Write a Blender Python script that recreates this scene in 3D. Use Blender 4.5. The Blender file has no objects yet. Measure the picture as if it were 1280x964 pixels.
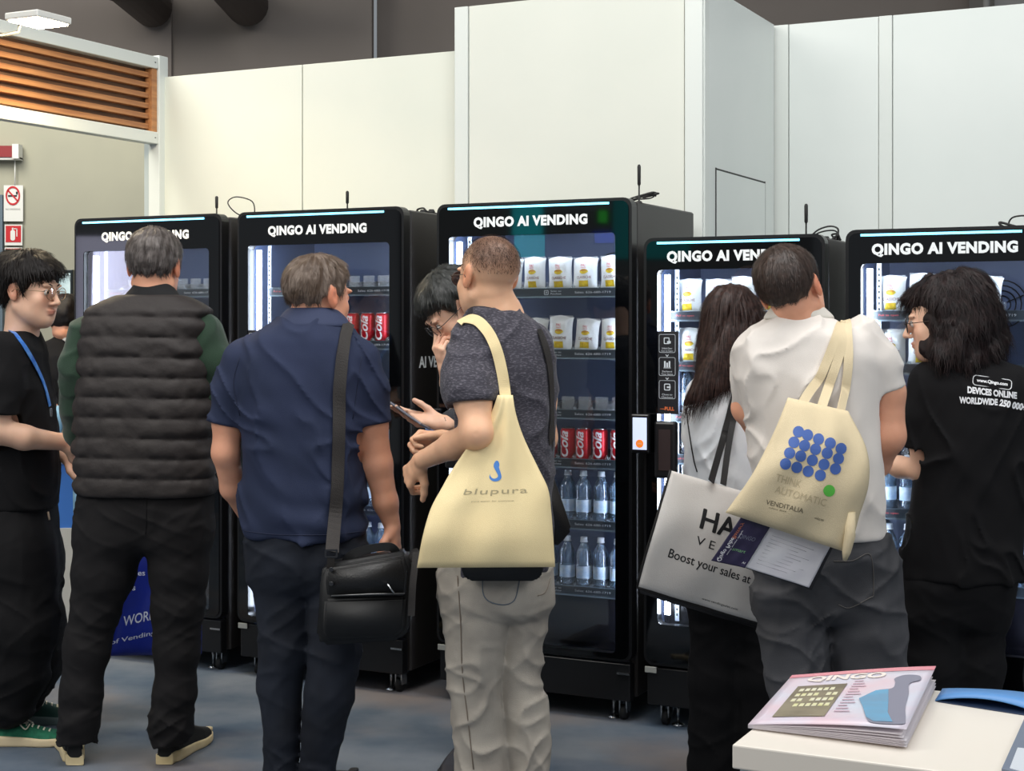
import bpy, bmesh, math, random
import numpy as np
from mathutils import Vector, Matrix
from mathutils.bvhtree import BVHTree
SC = bpy.context.scene
COL = SC.collection
PI = math.pi
F = 1900.0; CX = 640.0; HZ = 404.0; CH = 1.5      # focal length in px, image centre x, horizon y, camera height

# ---------------- camera
cd = bpy.data.cameras.new('camera'); cam = bpy.data.objects.new('camera', cd); COL.objects.link(cam)
cam.location = (0, 0, CH); cam.rotation_euler = (PI/2, 0, 0)
cd.sensor_width = 36; cd.lens = F/1280*36; cd.shift_y = -(482-HZ)/1280; cd.clip_end = 200
SC.camera = cam
# ---------------- world, exposure
w = bpy.data.worlds.new('hall_light'); SC.world = w; w.use_nodes = True
w.node_tree.nodes['Background'].inputs[0].default_value = (0.86, 0.93, 1.0, 1)
w.node_tree.nodes['Background'].inputs[1].default_value = 0.27
SC.view_settings.view_transform = 'Standard'; SC.view_settings.look = 'None'
SC.view_settings.gamma = 1; SC.view_settings.use_curve_mapping = False
SC.view_settings.exposure = 0.0
# ---------------- hall lamps overhead, and an added fill for the far left wall
def area(loc, target, size, power, color, sy=None):
    l = bpy.data.lights.new('hall_or_fill_lamp', 'AREA'); l.energy = power; l.size = size; l.color = color
    l.shape = 'RECTANGLE'; l.size_y = sy or size
    o = bpy.data.objects.new('hall_or_fill_lamp', l); COL.objects.link(o); o.location = loc
    d = Vector(target)-Vector(loc); o.rotation_euler = d.to_track_quat('-Z', 'Y').to_euler()
    return o
area((0.5, 3.6, 5.6), (0.3, 5.6, 1.0), 4.5, 215, (1, 0.985, 0.96), 2.0)
area((-4.5, 2.0, 5.0), (-1.0, 6.5, 1.5), 2.5, 150, (1, 0.97, 0.92))
area((4.5, 0.5, 5.0), (1.0, 5.5, 1.4), 2.5, 105, (0.93, 0.97, 1.0))
area((-1.5, -1.5, 4.5), (-0.5, 4.5, 1.0), 2.5, 85, (1, 0.98, 0.96))
area((-3.5, 6.9, 4.6), (-3.4, 9.6, 1.8), 1.6, 110, (1, 0.96, 0.85))  # added fill that brightens the far left wall, no fixture stands for it

# ================= helpers
def lin(c):
    r = []
    for v in c[:3]:
        v = v/255.0
        r.append(v/12.92 if v <= 0.04045 else ((v+0.055)/1.055)**2.4)
    return (r[0], r[1], r[2], 1.0)
_M = {}
def mat(name, col, rough=0.6, metal=0.0, col2=None, ns=8.0, bump=0.0, bs=120.0, emit=0.0, spec=None, sheen=0.0, aniso=None, coat=0.0, det=4.0, thr=(0.35, 0.65)):
    if name in _M: return _M[name]
    m = bpy.data.materials.new(name); m.use_nodes = True
    nt = m.node_tree; b = nt.nodes['Principled BSDF']
    b.inputs['Base Color'].default_value = lin(col)
    b.inputs['Roughness'].default_value = rough; b.inputs['Metallic'].default_value = metal
    if spec is not None: b.inputs['Specular IOR Level'].default_value = spec
    if sheen: b.inputs['Sheen Weight'].default_value = sheen; b.inputs['Sheen Roughness'].default_value = 0.5
    if coat: b.inputs['Coat Weight'].default_value = coat
    if emit:
        b.inputs['Emission Color'].default_value = lin(col); b.inputs['Emission Strength'].default_value = emit
    tc = nt.nodes.new('ShaderNodeTexCoord'); mp = nt.nodes.new('ShaderNodeMapping')
    nt.links.new(tc.outputs['Object'], mp.inputs[0])
    if aniso: mp.inputs['Scale'].default_value = aniso
    if col2 is not None:
        n = nt.nodes.new('ShaderNodeTexNoise'); n.inputs['Scale'].default_value = ns; n.inputs['Detail'].default_value = det
        r = nt.nodes.new('ShaderNodeValToRGB'); r.color_ramp.elements[0].position = thr[0]; r.color_ramp.elements[1].position = thr[1]
        r.color_ramp.elements[0].color = lin(col); r.color_ramp.elements[1].color = lin(col2)
        nt.links.new(mp.outputs[0], n.inputs['Vector']); nt.links.new(n.outputs[0], r.inputs[0]); nt.links.new(r.outputs[0], b.inputs['Base Color'])
    if bump:
        n2 = nt.nodes.new('ShaderNodeTexNoise'); n2.inputs['Scale'].default_value = bs; n2.inputs['Detail'].default_value = 3
        bp = nt.nodes.new('ShaderNodeBump'); bp.inputs['Strength'].default_value = bump; bp.inputs['Distance'].default_value = 0.01
        nt.links.new(mp.outputs[0], n2.inputs['Vector']); nt.links.new(n2.outputs[0], bp.inputs['Height']); nt.links.new(bp.outputs[0], b.inputs['Normal'])
    _M[name] = m; return m
def glassmat(name, tint=(255, 255, 255), k=1.0, rough=0.0, base=0.0, col=(255, 255, 255)):
    """thin clear sheet: straight-through transmission plus Fresnel reflection, optional milky part"""
    if name in _M: return _M[name]
    m = bpy.data.materials.new(name); m.use_nodes = True; nt = m.node_tree; nt.nodes.clear()
    o = nt.nodes.new('ShaderNodeOutputMaterial'); t = nt.nodes.new('ShaderNodeBsdfTransparent'); t.inputs[0].default_value = lin(tint)
    g = nt.nodes.new('ShaderNodeBsdfGlossy'); g.inputs['Roughness'].default_value = rough
    fr = nt.nodes.new('ShaderNodeFresnel'); fr.inputs[0].default_value = 1.5
    mu = nt.nodes.new('ShaderNodeMath'); mu.operation = 'MULTIPLY'; mu.inputs[1].default_value = k; mu.use_clamp = True
    mx = nt.nodes.new('ShaderNodeMixShader')
    nt.links.new(fr.outputs[0], mu.inputs[0]); nt.links.new(mu.outputs[0], mx.inputs[0])
    a = t.outputs[0]
    if base:
        d = nt.nodes.new('ShaderNodeBsdfDiffuse'); d.inputs[0].default_value = lin(col); mb = nt.nodes.new('ShaderNodeMixShader'); mb.inputs[0].default_value = base
        nt.links.new(a, mb.inputs[1]); nt.links.new(d.outputs[0], mb.inputs[2]); a = mb.outputs[0]
    nt.links.new(a, mx.inputs[1]); nt.links.new(g.outputs[0], mx.inputs[2]); nt.links.new(mx.outputs[0], o.inputs[0])
    _M[name] = m; return m

def tag(o, label=None, cat=None, group=None, kind=None):
    if label: o['label'] = label
    if cat: o['category'] = cat
    if group: o['group'] = group
    if kind: o['kind'] = kind
    return o
def thing(name, label, cat, loc=(0, 0, 0), rz=0.0, group=None):
    o = bpy.data.objects.new(name, None); COL.objects.link(o); o.empty_display_size = 0.1
    o.location = loc; o.rotation_euler = (0, 0, rz)
    return tag(o, label, cat, group)
def link(name, me, m, parent=None, smooth=False, label=None):
    if smooth: me.polygons.foreach_set('use_smooth', [True]*len(me.polygons))
    if m is not None:
        for q in (m if isinstance(m, (list, tuple)) else [m]): me.materials.append(q)
    o = bpy.data.objects.new(name, me); COL.objects.link(o)
    if parent is not None: o.parent = parent
    if label: o['label'] = label
    return o
def from_bm(name, bm, m, parent=None, smooth=False, label=None):
    bmesh.ops.recalc_face_normals(bm, faces=bm.faces)
    me = bpy.data.meshes.new(name); bm.to_mesh(me); bm.free()
    return link(name, me, m, parent, smooth, label)
def pyd(name, v, f, m, parent=None, smooth=False, label=None, mi=None):
    me = bpy.data.meshes.new(name); me.from_pydata([tuple(p) for p in v], [], f); me.update()
    if mi: me.polygons.foreach_set('material_index', mi)
    return link(name, me, m, parent, smooth, label)
def dup(root, loc=None, rz=None, label=None, group=None):
    r = root.copy(); COL.objects.link(r)
    if loc is not None: r.location = loc
    if rz is not None: r.rotation_euler = (0, 0, rz)
    if label: r['label'] = label
    if group: r['group'] = group
    for ch in list(root.children):
        c = ch.copy(); COL.objects.link(c); c.parent = r
        for g in list(ch.children):
            d = g.copy(); COL.objects.link(d); d.parent = c
    return r
def bx(bm, x0, x1, y0, y1, z0, z1, bev=0.0, seg=1, mi=0, M=None):
    vs = [bm.verts.new(p) for p in ((x0,y0,z0),(x1,y0,z0),(x1,y1,z0),(x0,y1,z0),(x0,y0,z1),(x1,y0,z1),(x1,y1,z1),(x0,y1,z1))]
    fs = [bm.faces.new([vs[i] for i in q]) for q in ((3,2,1,0),(4,5,6,7),(0,1,5,4),(1,2,6,5),(2,3,7,6),(3,0,4,7))]
    for f in fs: f.material_index = mi
    if M is not None: bmesh.ops.transform(bm, matrix=M, verts=vs)
    if bev:
        es = list({e for f in fs for e in f.edges})
        bmesh.ops.bevel(bm, geom=es, offset=bev, segments=seg, affect='EDGES', profile=0.5)
def box(name, x0, x1, y0, y1, z0, z1, m, parent=None, bev=0.0, seg=2, label=None, smooth=False):
    bm = bmesh.new(); bx(bm, x0, x1, y0, y1, z0, z1, bev, seg)
    return from_bm(name, bm, m, parent, smooth, label)
def rr(x0, x1, z0, z1, r, n=5):
    P = []
    for cx, cz, a0 in ((x1-r, z1-r, 0), (x0+r, z1-r, 90), (x0+r, z0+r, 180), (x1-r, z0+r, 270)):
        for i in range(n+1):
            a = math.radians(a0+90*i/n); P.append((cx+r*math.cos(a), cz+r*math.sin(a)))
    return P
def ring_prism(bm, O, I, y0, y1, bev=0.0):
    n = len(O)
    def loop(P, y): return [bm.verts.new((p[0], y, p[1])) for p in P]
    a = loop(O, y0); b = loop(I, y0); c = loop(O, y1); d = loop(I, y1)
    for i in range(n):
        j = (i+1) % n
        bm.faces.new((a[i], a[j], b[j], b[i])); bm.faces.new((c[j], c[i], d[i], d[j]))
        bm.faces.new((a[j], a[i], c[i], c[j])); bm.faces.new((b[i], b[j], d[j], d[i]))
def prism(bm, P, y0, y1, mi=0):
    a = [bm.verts.new((p[0], y0, p[1])) for p in P]; c = [bm.verts.new((p[0], y1, p[1])) for p in P]
    n = len(P); f = [bm.faces.new(a), bm.faces.new(c[::-1])]
    for i in range(n):
        j = (i+1) % n; f.append(bm.faces.new((a[j], a[i], c[i], c[j])))
    for q in f: q.material_index = mi
def lathe(bm, prof, n=16, c=(0, 0, 0), mi=None, cap=True):
    """prof: list of (r, z[, mat]) """
    rows = []
    for p in prof:
        rows.append([bm.verts.new((c[0]+p[0]*math.cos(2*PI*i/n), c[1]+p[0]*math.sin(2*PI*i/n), c[2]+p[1])) for i in range(n)])
    for k in range(len(rows)-1):
        for i in range(n):
            f = bm.faces.new((rows[k][i], rows[k][(i+1) % n], rows[k+1][(i+1) % n], rows[k+1][i])); f.smooth = True
            if len(prof[k]) > 2: f.material_index = prof[k][2]
    if cap:
        f = bm.faces.new(rows[0][::-1]); f2 = bm.faces.new(rows[-1])
        if len(prof[0]) > 2: f.material_index = prof[0][2]; f2.material_index = prof[-1][2] if len(prof[-1]) > 2 else prof[-2][2]
def tube(bm, pts, r, n=8, closed=False, flat=None):
    """tube along points; r number or list; flat=(normal vec, thickness ratio)"""
    P = [Vector(p) for p in pts]; N = len(P); rows = []
    up = Vector((0.13, 0.21, 0.97)).normalized() if flat is None else Vector(flat[0]).normalized()
    prev = None
    for i in range(N):
        t = (P[(i+1) % N if closed else min(i+1, N-1)]-P[(i-1) if (i or closed) else 0])
        t.normalize()
        if flat is None:
            a = up-t*up.dot(t) if prev is None else prev-t*prev.dot(t)
            if a.length < 1e-4: a = Vector((1, 0, 0))-t*t.x
        else:
            nf = flat[2][i] if len(flat) > 2 else up
            nf = Vector(nf); a = nf-t*nf.dot(t)
        a.normalize(); prev = a; b = t.cross(a); ri = r[i] if isinstance(r, (list, tuple)) else r
        k = 1.0 if flat is None else flat[1]
        rows.append([bm.verts.new(P[i]+a*ri*k*math.cos(2*PI*j/n)+b*ri*math.sin(2*PI*j/n)) for j in range(n)])
    for i in range(N if closed else N-1):
        u, v = rows[i], rows[(i+1) % N]
        for j in range(n):
            f = bm.faces.new((u[j], u[(j+1) % n], v[(j+1) % n], v[j])); f.smooth = True
    if not closed: bm.faces.new(rows[0][::-1]); bm.faces.new(rows[-1])
def spl(pts, n=6):
    """Catmull-Rom through points (any dimension)"""
    P = [np.array(p, float) for p in pts]; P = [2*P[0]-P[1]]+P+[2*P[-1]-P[-2]]; out = []
    for i in range(1, len(P)-2):
        for k in range(n):
            t = k/n; a, b, c, d = P[i-1:i+3]
            out.append(0.5*((2*b)+(-a+c)*t+(2*a-5*b+4*c-d)*t*t+(-a+3*b-3*c+d)*t**3))
    out.append(P[-2]); return [tuple(o) for o in out]
_TX = {}
def text_tris(s, size=1.0, bold=0.0, shear=0.0, space=1.0, fit=None, res=3, dup=0.0):
    """flat text mesh -> (verts Nx2 centred, faces); fit = wanted width"""
    key = (s, bold, shear, space, res)
    if key not in _TX:
        c = bpy.data.curves.new('t', 'FONT'); c.body = s; c.size = 1; c.offset = bold; c.shear = shear; c.space_character = space
        c.resolution_u = res; c.fill_mode = 'FRONT'
        o = bpy.data.objects.new('t', c); COL.objects.link(o)
        dg = bpy.context.evaluated_depsgraph_get(); me = bpy.data.meshes.new_from_object(o.evaluated_get(dg))
        tb_ = bmesh.new(); tb_.from_mesh(me); bmesh.ops.triangulate(tb_, faces=tb_.faces[:])
        for _ in range(3):      # split long edges so lettering can follow curved surfaces
            le = [e for e in tb_.edges if e.calc_length() > 0.22]
            if not le or len(s) > 30: break
            bmesh.ops.subdivide_edges(tb_, edges=le, cuts=1); bmesh.ops.triangulate(tb_, faces=[q for q in tb_.faces if len(q.verts) > 3])
        tb_.to_mesh(me); tb_.free()
        v = np.array([p.co[:] for p in me.vertices])[:, :2]; f = [tuple(p.vertices) for p in me.polygons]
        bpy.data.objects.remove(o); bpy.data.curves.remove(c); bpy.data.meshes.remove(me)
        v -= (v.min(0)+v.max(0))/2; _TX[key] = (v, f)
    v, f = _TX[key]; v = v.copy()
    h = v[:, 1].max()-v[:, 1].min(); wd = v[:, 0].max()-v[:, 0].min()
    v[:, 1] *= size/h
    v[:, 0] *= (fit/wd if fit else size/h)
    if dup:      # heavier strokes: side by side copies
        n = len(v); k = dup*size; v = np.concatenate([v+np.array((o, p)) for o, p in ((0, 0), (k, 0), (-k, 0), (0, k*0.6), (0, -k*0.6))]); f = [tuple(i+j*n for i in q) for j in range(5) for q in f]
    return v, f
def text_obj(name, s, m, parent, fn, size, label=None, **kw):
    """fn maps (x, z) of the flat text to a 3-D point"""
    v, f = text_tris(s, size, **kw)
    return pyd(name, [fn(a, b) for a, b in v], f, m, parent, label=label)

# ---- picture ray -> world point at depth Y
def at(x, y, Y): return np.array(((x-CX)/F*Y, Y, CH-(y-HZ)/F*Y))
TH = math.radians(26.3); U = np.array((math.cos(TH), -math.sin(TH))); V = np.array((math.sin(TH), math.cos(TH)))
P0 = np.array((0.447, 5.66))
def row(s, b, z=0.0):      # point in the booth's own axes: s along the machine fronts, b back from them
    p = P0+U*s+V*b; return (float(p[0]), float(p[1]), z)

# ================= the setting
carpet = mat('slate carpet', (78, 94, 112), 0.95, col2=(118, 126, 136), ns=2.6, bump=0.5, bs=900, det=8)
nt = carpet.node_tree   # fine fleck and faint brownish traffic marks
b = nt.nodes['Principled BSDF']; base = b.inputs['Base Color'].links[0].from_socket
n = nt.nodes.new('ShaderNodeTexNoise'); n.inputs['Scale'].default_value = 1.1; n.inputs['Detail'].default_value = 5
r = nt.nodes.new('ShaderNodeValToRGB'); r.color_ramp.elements[0].position = 0.5; r.color_ramp.elements[1].position = 0.72
mx = nt.nodes.new('ShaderNodeMix'); mx.data_type = 'RGBA'; mx.inputs[7].default_value = lin((132, 122, 118))
tc = nt.nodes.new('ShaderNodeTexCoord'); nt.links.new(tc.outputs['Object'], n.inputs['Vector'])
nt.links.new(n.outputs[0], r.inputs[0]); nt.links.new(r.outputs[0], mx.inputs[0]); nt.links.new(base, mx.inputs[6]); nt.links.new(mx.outputs[2], b.inputs['Base Color'])
tag(box('floor', -9, 9, -4, 16, -0.1, 0.0, carpet), kind='structure')

white_l = mat('cream white panel', (220, 222, 210), 0.5, col2=(215, 218, 206), ns=1.5)
white_r = mat('cool white panel', (217, 222, 218), 0.5, col2=(212, 218, 214), ns=1.5); white_m = mat('ivory panel', (217, 219, 209), 0.5, col2=(211, 214, 204), ns=1.2)
white_t = mat('white frame enamel', (212, 217, 212), 0.4)
seam = mat('panel seam grey', (120, 124, 120), 0.6)
hallm = mat('hall wall concrete', (120, 114, 106), 0.9, col2=(132, 126, 114), ns=0.8)
hallu = mat('upper hall taupe', (146, 137, 131), 0.9, col2=(154, 145, 139), ns=1.2)
RZ = -TH
def bwall(name, s0, s1, b0, b1, h, m):      # booth wall core with its panels as children
    e = thing(name, None, None, row(0, 0), RZ); e['kind'] = 'structure'
    box('panel_core', s0, s1, b0, b1, 0, h-0.01, seam, e); return e
# left wall
H1 = 2.75
wl = bwall('wall_left', -2.915, -1.2, 0.885, 0.93, H1, seam)
for a, c in ((-2.905, -2.062), (-2.056, -1.203)):
    box('wall_panel', a, c, 0.868, 0.886, 0.0, H1, white_l, wl, bev=0.002)
H2 = 2.94
wt = bwall('wall_tower', -1.2, -0.015, 0.84, 0.90, H2, seam)
box('wall_panel', -1.128, -0.095, 0.832, 0.842, 0.0, H2, white_m, wt, bev=0.002)
box('frame_profile', -1.2, -1.132, 0.826, 0.846, 0.0, H2, white_t, wt, bev=0.003)
box('frame_profile', -0.091, -0.012, 0.826, 0.846, 0.0, H2, white_t, wt, bev=0.003)
wr = bwall('wall_return', -0.05, -0.02, 0.846, 1.90, H2, seam)
box('wall_panel', -0.022, -0.008, 0.90, 1.86, 0.0, H2, white_r, wr, bev=0.002)
box('frame_profile', -0.026, -0.005, 0.84, 0.895, 0.0, H2, white_t, wr, bev=0.003)
dr = thing('door_1', None, None, row(0, 0), RZ); dr['kind'] = 'structure'
box('door_leaf', -0.008, -0.003, 0.99, 1.70, 0.02, 2.16, white_r, dr, bev=0.001)
bm = bmesh.new()
bx(bm, -0.008, -0.0045, 0.982, 0.99, 0, 2.17); bx(bm, -0.008, -0.0045, 1.70, 1.708, 0, 2.17); bx(bm, -0.008, -0.0045, 0.982, 1.708, 2.16, 2.168)
from_bm('door_gap', bm, mat('dark gap', (50, 52, 50), 0.8), dr)
w2 = bwall('wall_right', -0.05, 1.75, 1.90, 1.95, H2, seam)
box('frame_profile', -0.02, 0.055, 1.882, 1.90, 0, H2, white_t, w2, bev=0.003)
box('wall_panel', 0.058, 0.487, 1.888, 1.90, 0, H2, white_r, w2, bev=0.002)
box('frame_profile', 0.49, 0.552, 1.882, 1.90, 0, H2, white_t, w2, bev=0.003)
box('wall_panel', 0.555, 1.62, 1.888, 1.90, 0, H2, white_r, w2, bev=0.002)
# hall shell far behind
def hall(name, x0, x1, y0, y1, z0, z1, m):
    return tag(box(name, x0, x1, y0, y1, z0, z1, m), kind='structure')
hall('wall_back', -9, -1.2, 13.0, 13.2, 0, 3.0, hallm)
hall('wall_back_upper', -9, -2.9, 12.94, 13.2, 3.0, 7.2, hallu)
hall('wall_back_right', -1.2, 9, 13.5, 13.7, 0, 7.2, mat('upper hall grey', (142, 134, 128), 0.9, col2=(134, 126, 120), ns=0.9))
hall('wall_back_middle', -2.9, -1.2, 13.0, 13.2, 3.0, 7.2, mat('upper hall grey', (0, 0, 0)))
hall('ceiling', -9, 9, 8.0, 16, 7.2, 7.4, mat('ceiling dark', (52, 48, 46), 0.95))
box1 = hall('trim_column', 4.0, 4.75, 12.6, 13.3, 0, 7.2, mat('steel column grey', (150, 148, 146), 0.7))
hall('trim_beam', 4.75, 7.4, 12.5, 13.2, 4.2, 7.2, mat('rust brown beam', (84, 62, 54), 0.8))
bm = bmesh.new(); tube(bm, [(3.9, 12.5, 0), (3.9, 12.5, 7.2)], 0.03, 8)
tag(from_bm('trim_conduit', bm, mat('steel column grey', (0, 0, 0))), kind='structure')
# ventilation ducts near the ceiling
dm = mat('duct dark steel', (64, 54, 50), 0.6)
for x, z, r0, lb in ((-3.03, 4.16, 0.17, 'dark round ventilation duct high above the slatted header, left of the other duct'), (-2.23, 4.18, 0.18, 'dark round ventilation duct high above the left white wall panels')):
    t = thing('duct', lb, 'duct', (x, 11.6, z))
    bm = bmesh.new(); tube(bm, [(0.28, -1.2, 0.18), (0.1, -0.4, 0.03), (0, 0, 0), (0, 1.2, 0)], r0, 20); from_bm('duct_pipe', bm, dm, t, True)
    bm = bmesh.new(); tube(bm, [(0, 0.0, 0), (0, 0.05, 0)], r0+0.025, 20); from_bm('duct_collar', bm, dm, t, True)

# ---------------- slatted header on its post
e = thing('slatted_header', 'white framed header with orange wooden slats above the walkway opening', 'partition', row(-2.93, 0.86), RZ)
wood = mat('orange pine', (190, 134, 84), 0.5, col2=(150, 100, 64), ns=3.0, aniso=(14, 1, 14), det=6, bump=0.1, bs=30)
woodd = mat('dark brown board', (112, 84, 66), 0.6, col2=(92, 70, 56), ns=3, aniso=(10, 1, 10))  # backing board, darker brown than the slats
L = 2.6
box('post', -0.035, 0.035, -0.035, 0.035, 0, 2.855, white_t, e, bev=0.004)
box('post_channel', -0.075, -0.037, -0.02, 0.02, 0, 2.80, mat('pale blue grey profile', (176, 186, 186), 0.4), e, bev=0.003)
box('top_beam', -0.03, 0.03, -L, -0.035, 2.785, 2.845, white_t, e, bev=0.004)
box('bottom_beam', -0.03, 0.03, -L, -0.035, 2.405, 2.465, white_t, e, bev=0.004)
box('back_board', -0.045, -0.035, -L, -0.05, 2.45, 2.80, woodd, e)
box('end_stile', -0.022, 0.022, -0.075, -0.036, 2.465, 2.785, wood, e, bev=0.002)
s0 = None
for i in range(6):
    z = 2.478+i*0.052
    if s0 is None: s0 = box('slat', -0.034, 0.004, -L, -0.076, -0.013, 0.013, wood, e, bev=0.003); s0.location.z = z+0.013
    else:
        s = s0.copy(); COL.objects.link(s); s.location.z = z+0.013
bm = bmesh.new()
for z in (2.435, 2.815):
    bm = bmesh.new(); lathe(bm, [(0.0035, -0.002), (0.0035, 0.002)], 8, (0.031, -0.06, z)); from_bm('screw', bm, mat('dark gap', (0, 0, 0)), e)
# flood lamp clamped on the header
fl = thing('flood_lamp', 'glowing square flood lamp above the slatted header', 'lamp', tuple(at(48, 28, 6.3)), RZ)
box('lamp_body', -0.09, 0.09, -0.10, 0.10, 0.0, 0.03, mat('lamp housing white', (210, 210, 205), 0.4), fl, bev=0.006)
box('lamp_lens', -0.078, 0.078, -0.088, 0.088, -0.006, 0.001, mat('lamp lens glow', (255, 236, 200), 0.3, emit=60.0), fl)
bm = bmesh.new(); tube(bm, [(-0.1, 0, 0.01), (-0.11, 0, -0.03), (-0.16, -0.05, -0.05), (-0.2, -0.3, -0.02)], 0.008); from_bm('lamp_arm', bm, mat('lamp housing dark', (60, 60, 58), 0.5), fl)
l = bpy.data.lights.new('flood_glow', 'AREA'); l.energy = 26; l.size = 0.16; l.color = (1, 0.80, 0.5)
o = bpy.data.objects.new('flood_glow', l); COL.objects.link(o); o.parent = fl; o.location = (0.0, 0.0, -0.012); o.rotation_euler = (0, 0.25, 0)

# ---------------- signs and fittings on the far left wall
whp = mat('sign white', (226, 226, 220), 0.5); rdp = mat('sign red', (196, 26, 34), 0.5); blkp = mat('sign black', (28, 28, 30), 0.5)
YS = 9.5
# pillar that carries them
pm = mat('pale pillar', (176, 174, 154), 0.85, col2=(160, 158, 142), ns=1.0)
tag(box('wall_pillar', at(-60, 0, YS)[0], at(250, 0, YS)[0], YS+0.01, YS+0.5, 0, 3.0, pm), kind='structure')
tag(box('door_2', at(-90, 0, YS)[0], at(5, 0, YS)[0], YS-0.03, YS+0.01, 0, 2.30, mat('steel blue door', (96, 112, 124), 0.6)), kind='structure')
def sq(t, x0, x1, y0, y1, d, m, name):       # plate given in picture px at depth YS
    a = at(x0, y0, YS); c = at(x1, y1, YS)
    return box(name, a[0]-t.location.x, c[0]-t.location.x, -d, 0, c[2]-t.location.z, a[2]-t.location.z, m, t)
p = at(18, 255, YS); t = thing('prohibition_sign', 'white no smoking sign hanging on the pale far wall', 'sign', (p[0], YS-0.012, p[2]))
sq(t, 6, 30, 232, 277, 0.008, whp, 'sign_board')
bm = bmesh.new(); q = at(17.5, 245, YS)-np.array(t.location)
O = [(q[0]+0.045*math.cos(a*PI/12), q[2]+0.06*math.sin(a*PI/12)) for a in range(24)]; I = [(q[0]+0.036*math.cos(a*PI/12), q[2]+0.048*math.sin(a*PI/12)) for a in range(24)]
ring_prism(bm, O, I, -0.012, -0.008)
bx(bm, -0.045, 0.045, -0.012, -0.008, -0.0045, 0.0045, M=Matrix.Translation((q[0], 0, q[2])) @ Matrix.Rotation(math.radians(48), 4, 'Y'))
from_bm('prohibition_ring', bm, rdp, t)
bm = bmesh.new(); bx(bm, q[0]-0.03, q[0]+0.025, -0.0115, -0.008, q[2]-0.006, q[2]+0.004); bx(bm, q[0]+0.02, q[0]+0.03, -0.0115, -0.008, q[2]+0.008, q[2]+0.025)
from_bm('cigarette_symbol', bm, blkp, t)
text_obj('lettering', 'NO SMOKING', blkp, t, lambda a, b: (q[0]+a, -0.0085, q[2]-0.085+b), 0.011, fit=0.09)
for (y0, y1, lb) in ((281, 307, 'red fire extinguisher sign below the no smoking sign'), (309.5, 335, 'lowest red fire safety sign on the far wall, behind the man with glasses')):
    p = at(18, (y0+y1)/2, YS); t = thing('fire_sign', lb, 'sign', (p[0], YS-0.012, p[2]), group='red fire signs on the far wall')
    sq(t, 7, 29, y0, y1, 0.006, whp, 'sign_board'); sq(t, 8.5, 27.5, y0+1.5, y1-4, 0.009, rdp, 'red_field')
    bm = bmesh.new()
    if y0 < 300:
        prism(bm, rr(-0.017, 0.012, -0.035, 0.03, 0.012), -0.012, -0.009); prism(bm, rr(-0.008, 0.003, 0.03, 0.045, 0.004), -0.012, -0.009)
        bx(bm, -0.002, 0.026, -0.012, -0.009, 0.036, 0.041); bx(bm, 0.02, 0.026, -0.012, -0.009, -0.01, 0.04)
    else:
        ring_prism(bm, [(0.034*math.cos(a*PI/10), 0.005+0.034*math.sin(a*PI/10)) for a in range(20)], [(0.022*math.cos(a*PI/10), 0.005+0.022*math.sin(a*PI/10)) for a in range(20)], -0.012, -0.009)
        bx(bm, -0.04, -0.015, -0.012, -0.009, -0.035, -0.012)
    from_bm('fire_symbol', bm, whp, t)
p = at(14, 191, YS); t = thing('emergency_light', 'red and white emergency light box on the far left wall', 'emergency light', (p[0], YS-0.01, p[2]))
sq(t, -14, 22, 184, 198, 0.07, mat('dark red plastic', (140, 30, 34), 0.4), 'red_lens'); sq(t, 21, 29, 182, 200, 0.08, whp, 'end_cap'); sq(t, -16, 29, 198, 201, 0.06, whp, 'base_plate')
bm = bmesh.new(); a = at(20, 200, YS); c = at(20, 232, YS); tube(bm, [(a[0], YS-0.02, a[2]), (c[0], YS-0.02, c[2])], 0.004, 6)
tag(from_bm('sign_cable', bm, whp), 'thin white cable running from the emergency light to the no smoking sign', 'cable')
p = at(84, 385, 8.6); t = thing('display_screen', 'framed black poster screen glowing white behind the man with glasses', 'screen', (p[0], 8.6, 0))
a = at(68, 337, 8.6); c = at(91, 392, 8.6)
box('bezel', a[0]-p[0], c[0]-p[0], 0, 0.05, c[2], a[2], mat('bezel black', (30, 36, 38), 0.3), t, bev=0.004)
box('screen_glass', a[0]-p[0]+0.01, c[0]-p[0]-0.014, -0.003, 0.0, c[2]+0.02, a[2]-0.02, mat('screen pale', (205, 222, 224), 0.3, col2=(150, 176, 180), ns=9, emit=0.35), t)
box('post', -0.02, 0.02, 0.01, 0.04, 0, c[2]+0.01, mat('bezel black', (0, 0, 0)), t)
p = at(92, 0, 8.9); tag(box('wall_panel_grey', p[0]-0.02, p[0]+0.10, 8.9, 8.95, 0, 1.75, mat('grey green partition', (110, 124, 118), 0.8)), kind='structure')
# blue and white exhibition counter behind
a = at(40, 575, 7.55); c = at(128, 665, 7.55)
t = thing('reception_counter', 'bright blue counter with curved white base behind the quilted vest', 'counter', ((a[0]+c[0])/2, 7.55, 0)); hw = (c[0]-a[0])/2
box('blue_front', -hw, hw, 0, 0.5, c[2], a[2]-0.02, mat('vivid blue laminate', (64, 126, 214), 0.5), t, bev=0.003)
box('countertop', -hw-0.01, hw+0.01, -0.015, 0.51, a[2]-0.02, a[2], mat('pale blue top', (150, 176, 214), 0.4), t, bev=0.003)
bm = bmesh.new(); P = [(-hw, 0.0), (hw, 0.0)]+[(hw-2*hw*i/12, c[2]+0.02*math.sin(PI*i/12)) for i in range(13)]
prism(bm, P, -0.012, 0.5); from_bm('white_base', bm, mat('warm white laminate', (214, 212, 204), 0.5), t)
tag(box('trim_floor_strip', -4.2, at(95, 0, 7.0)[0], 6.95, 7.2, 0.0, 0.012, mat('warm white laminate', (0, 0, 0))), kind='structure')
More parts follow.
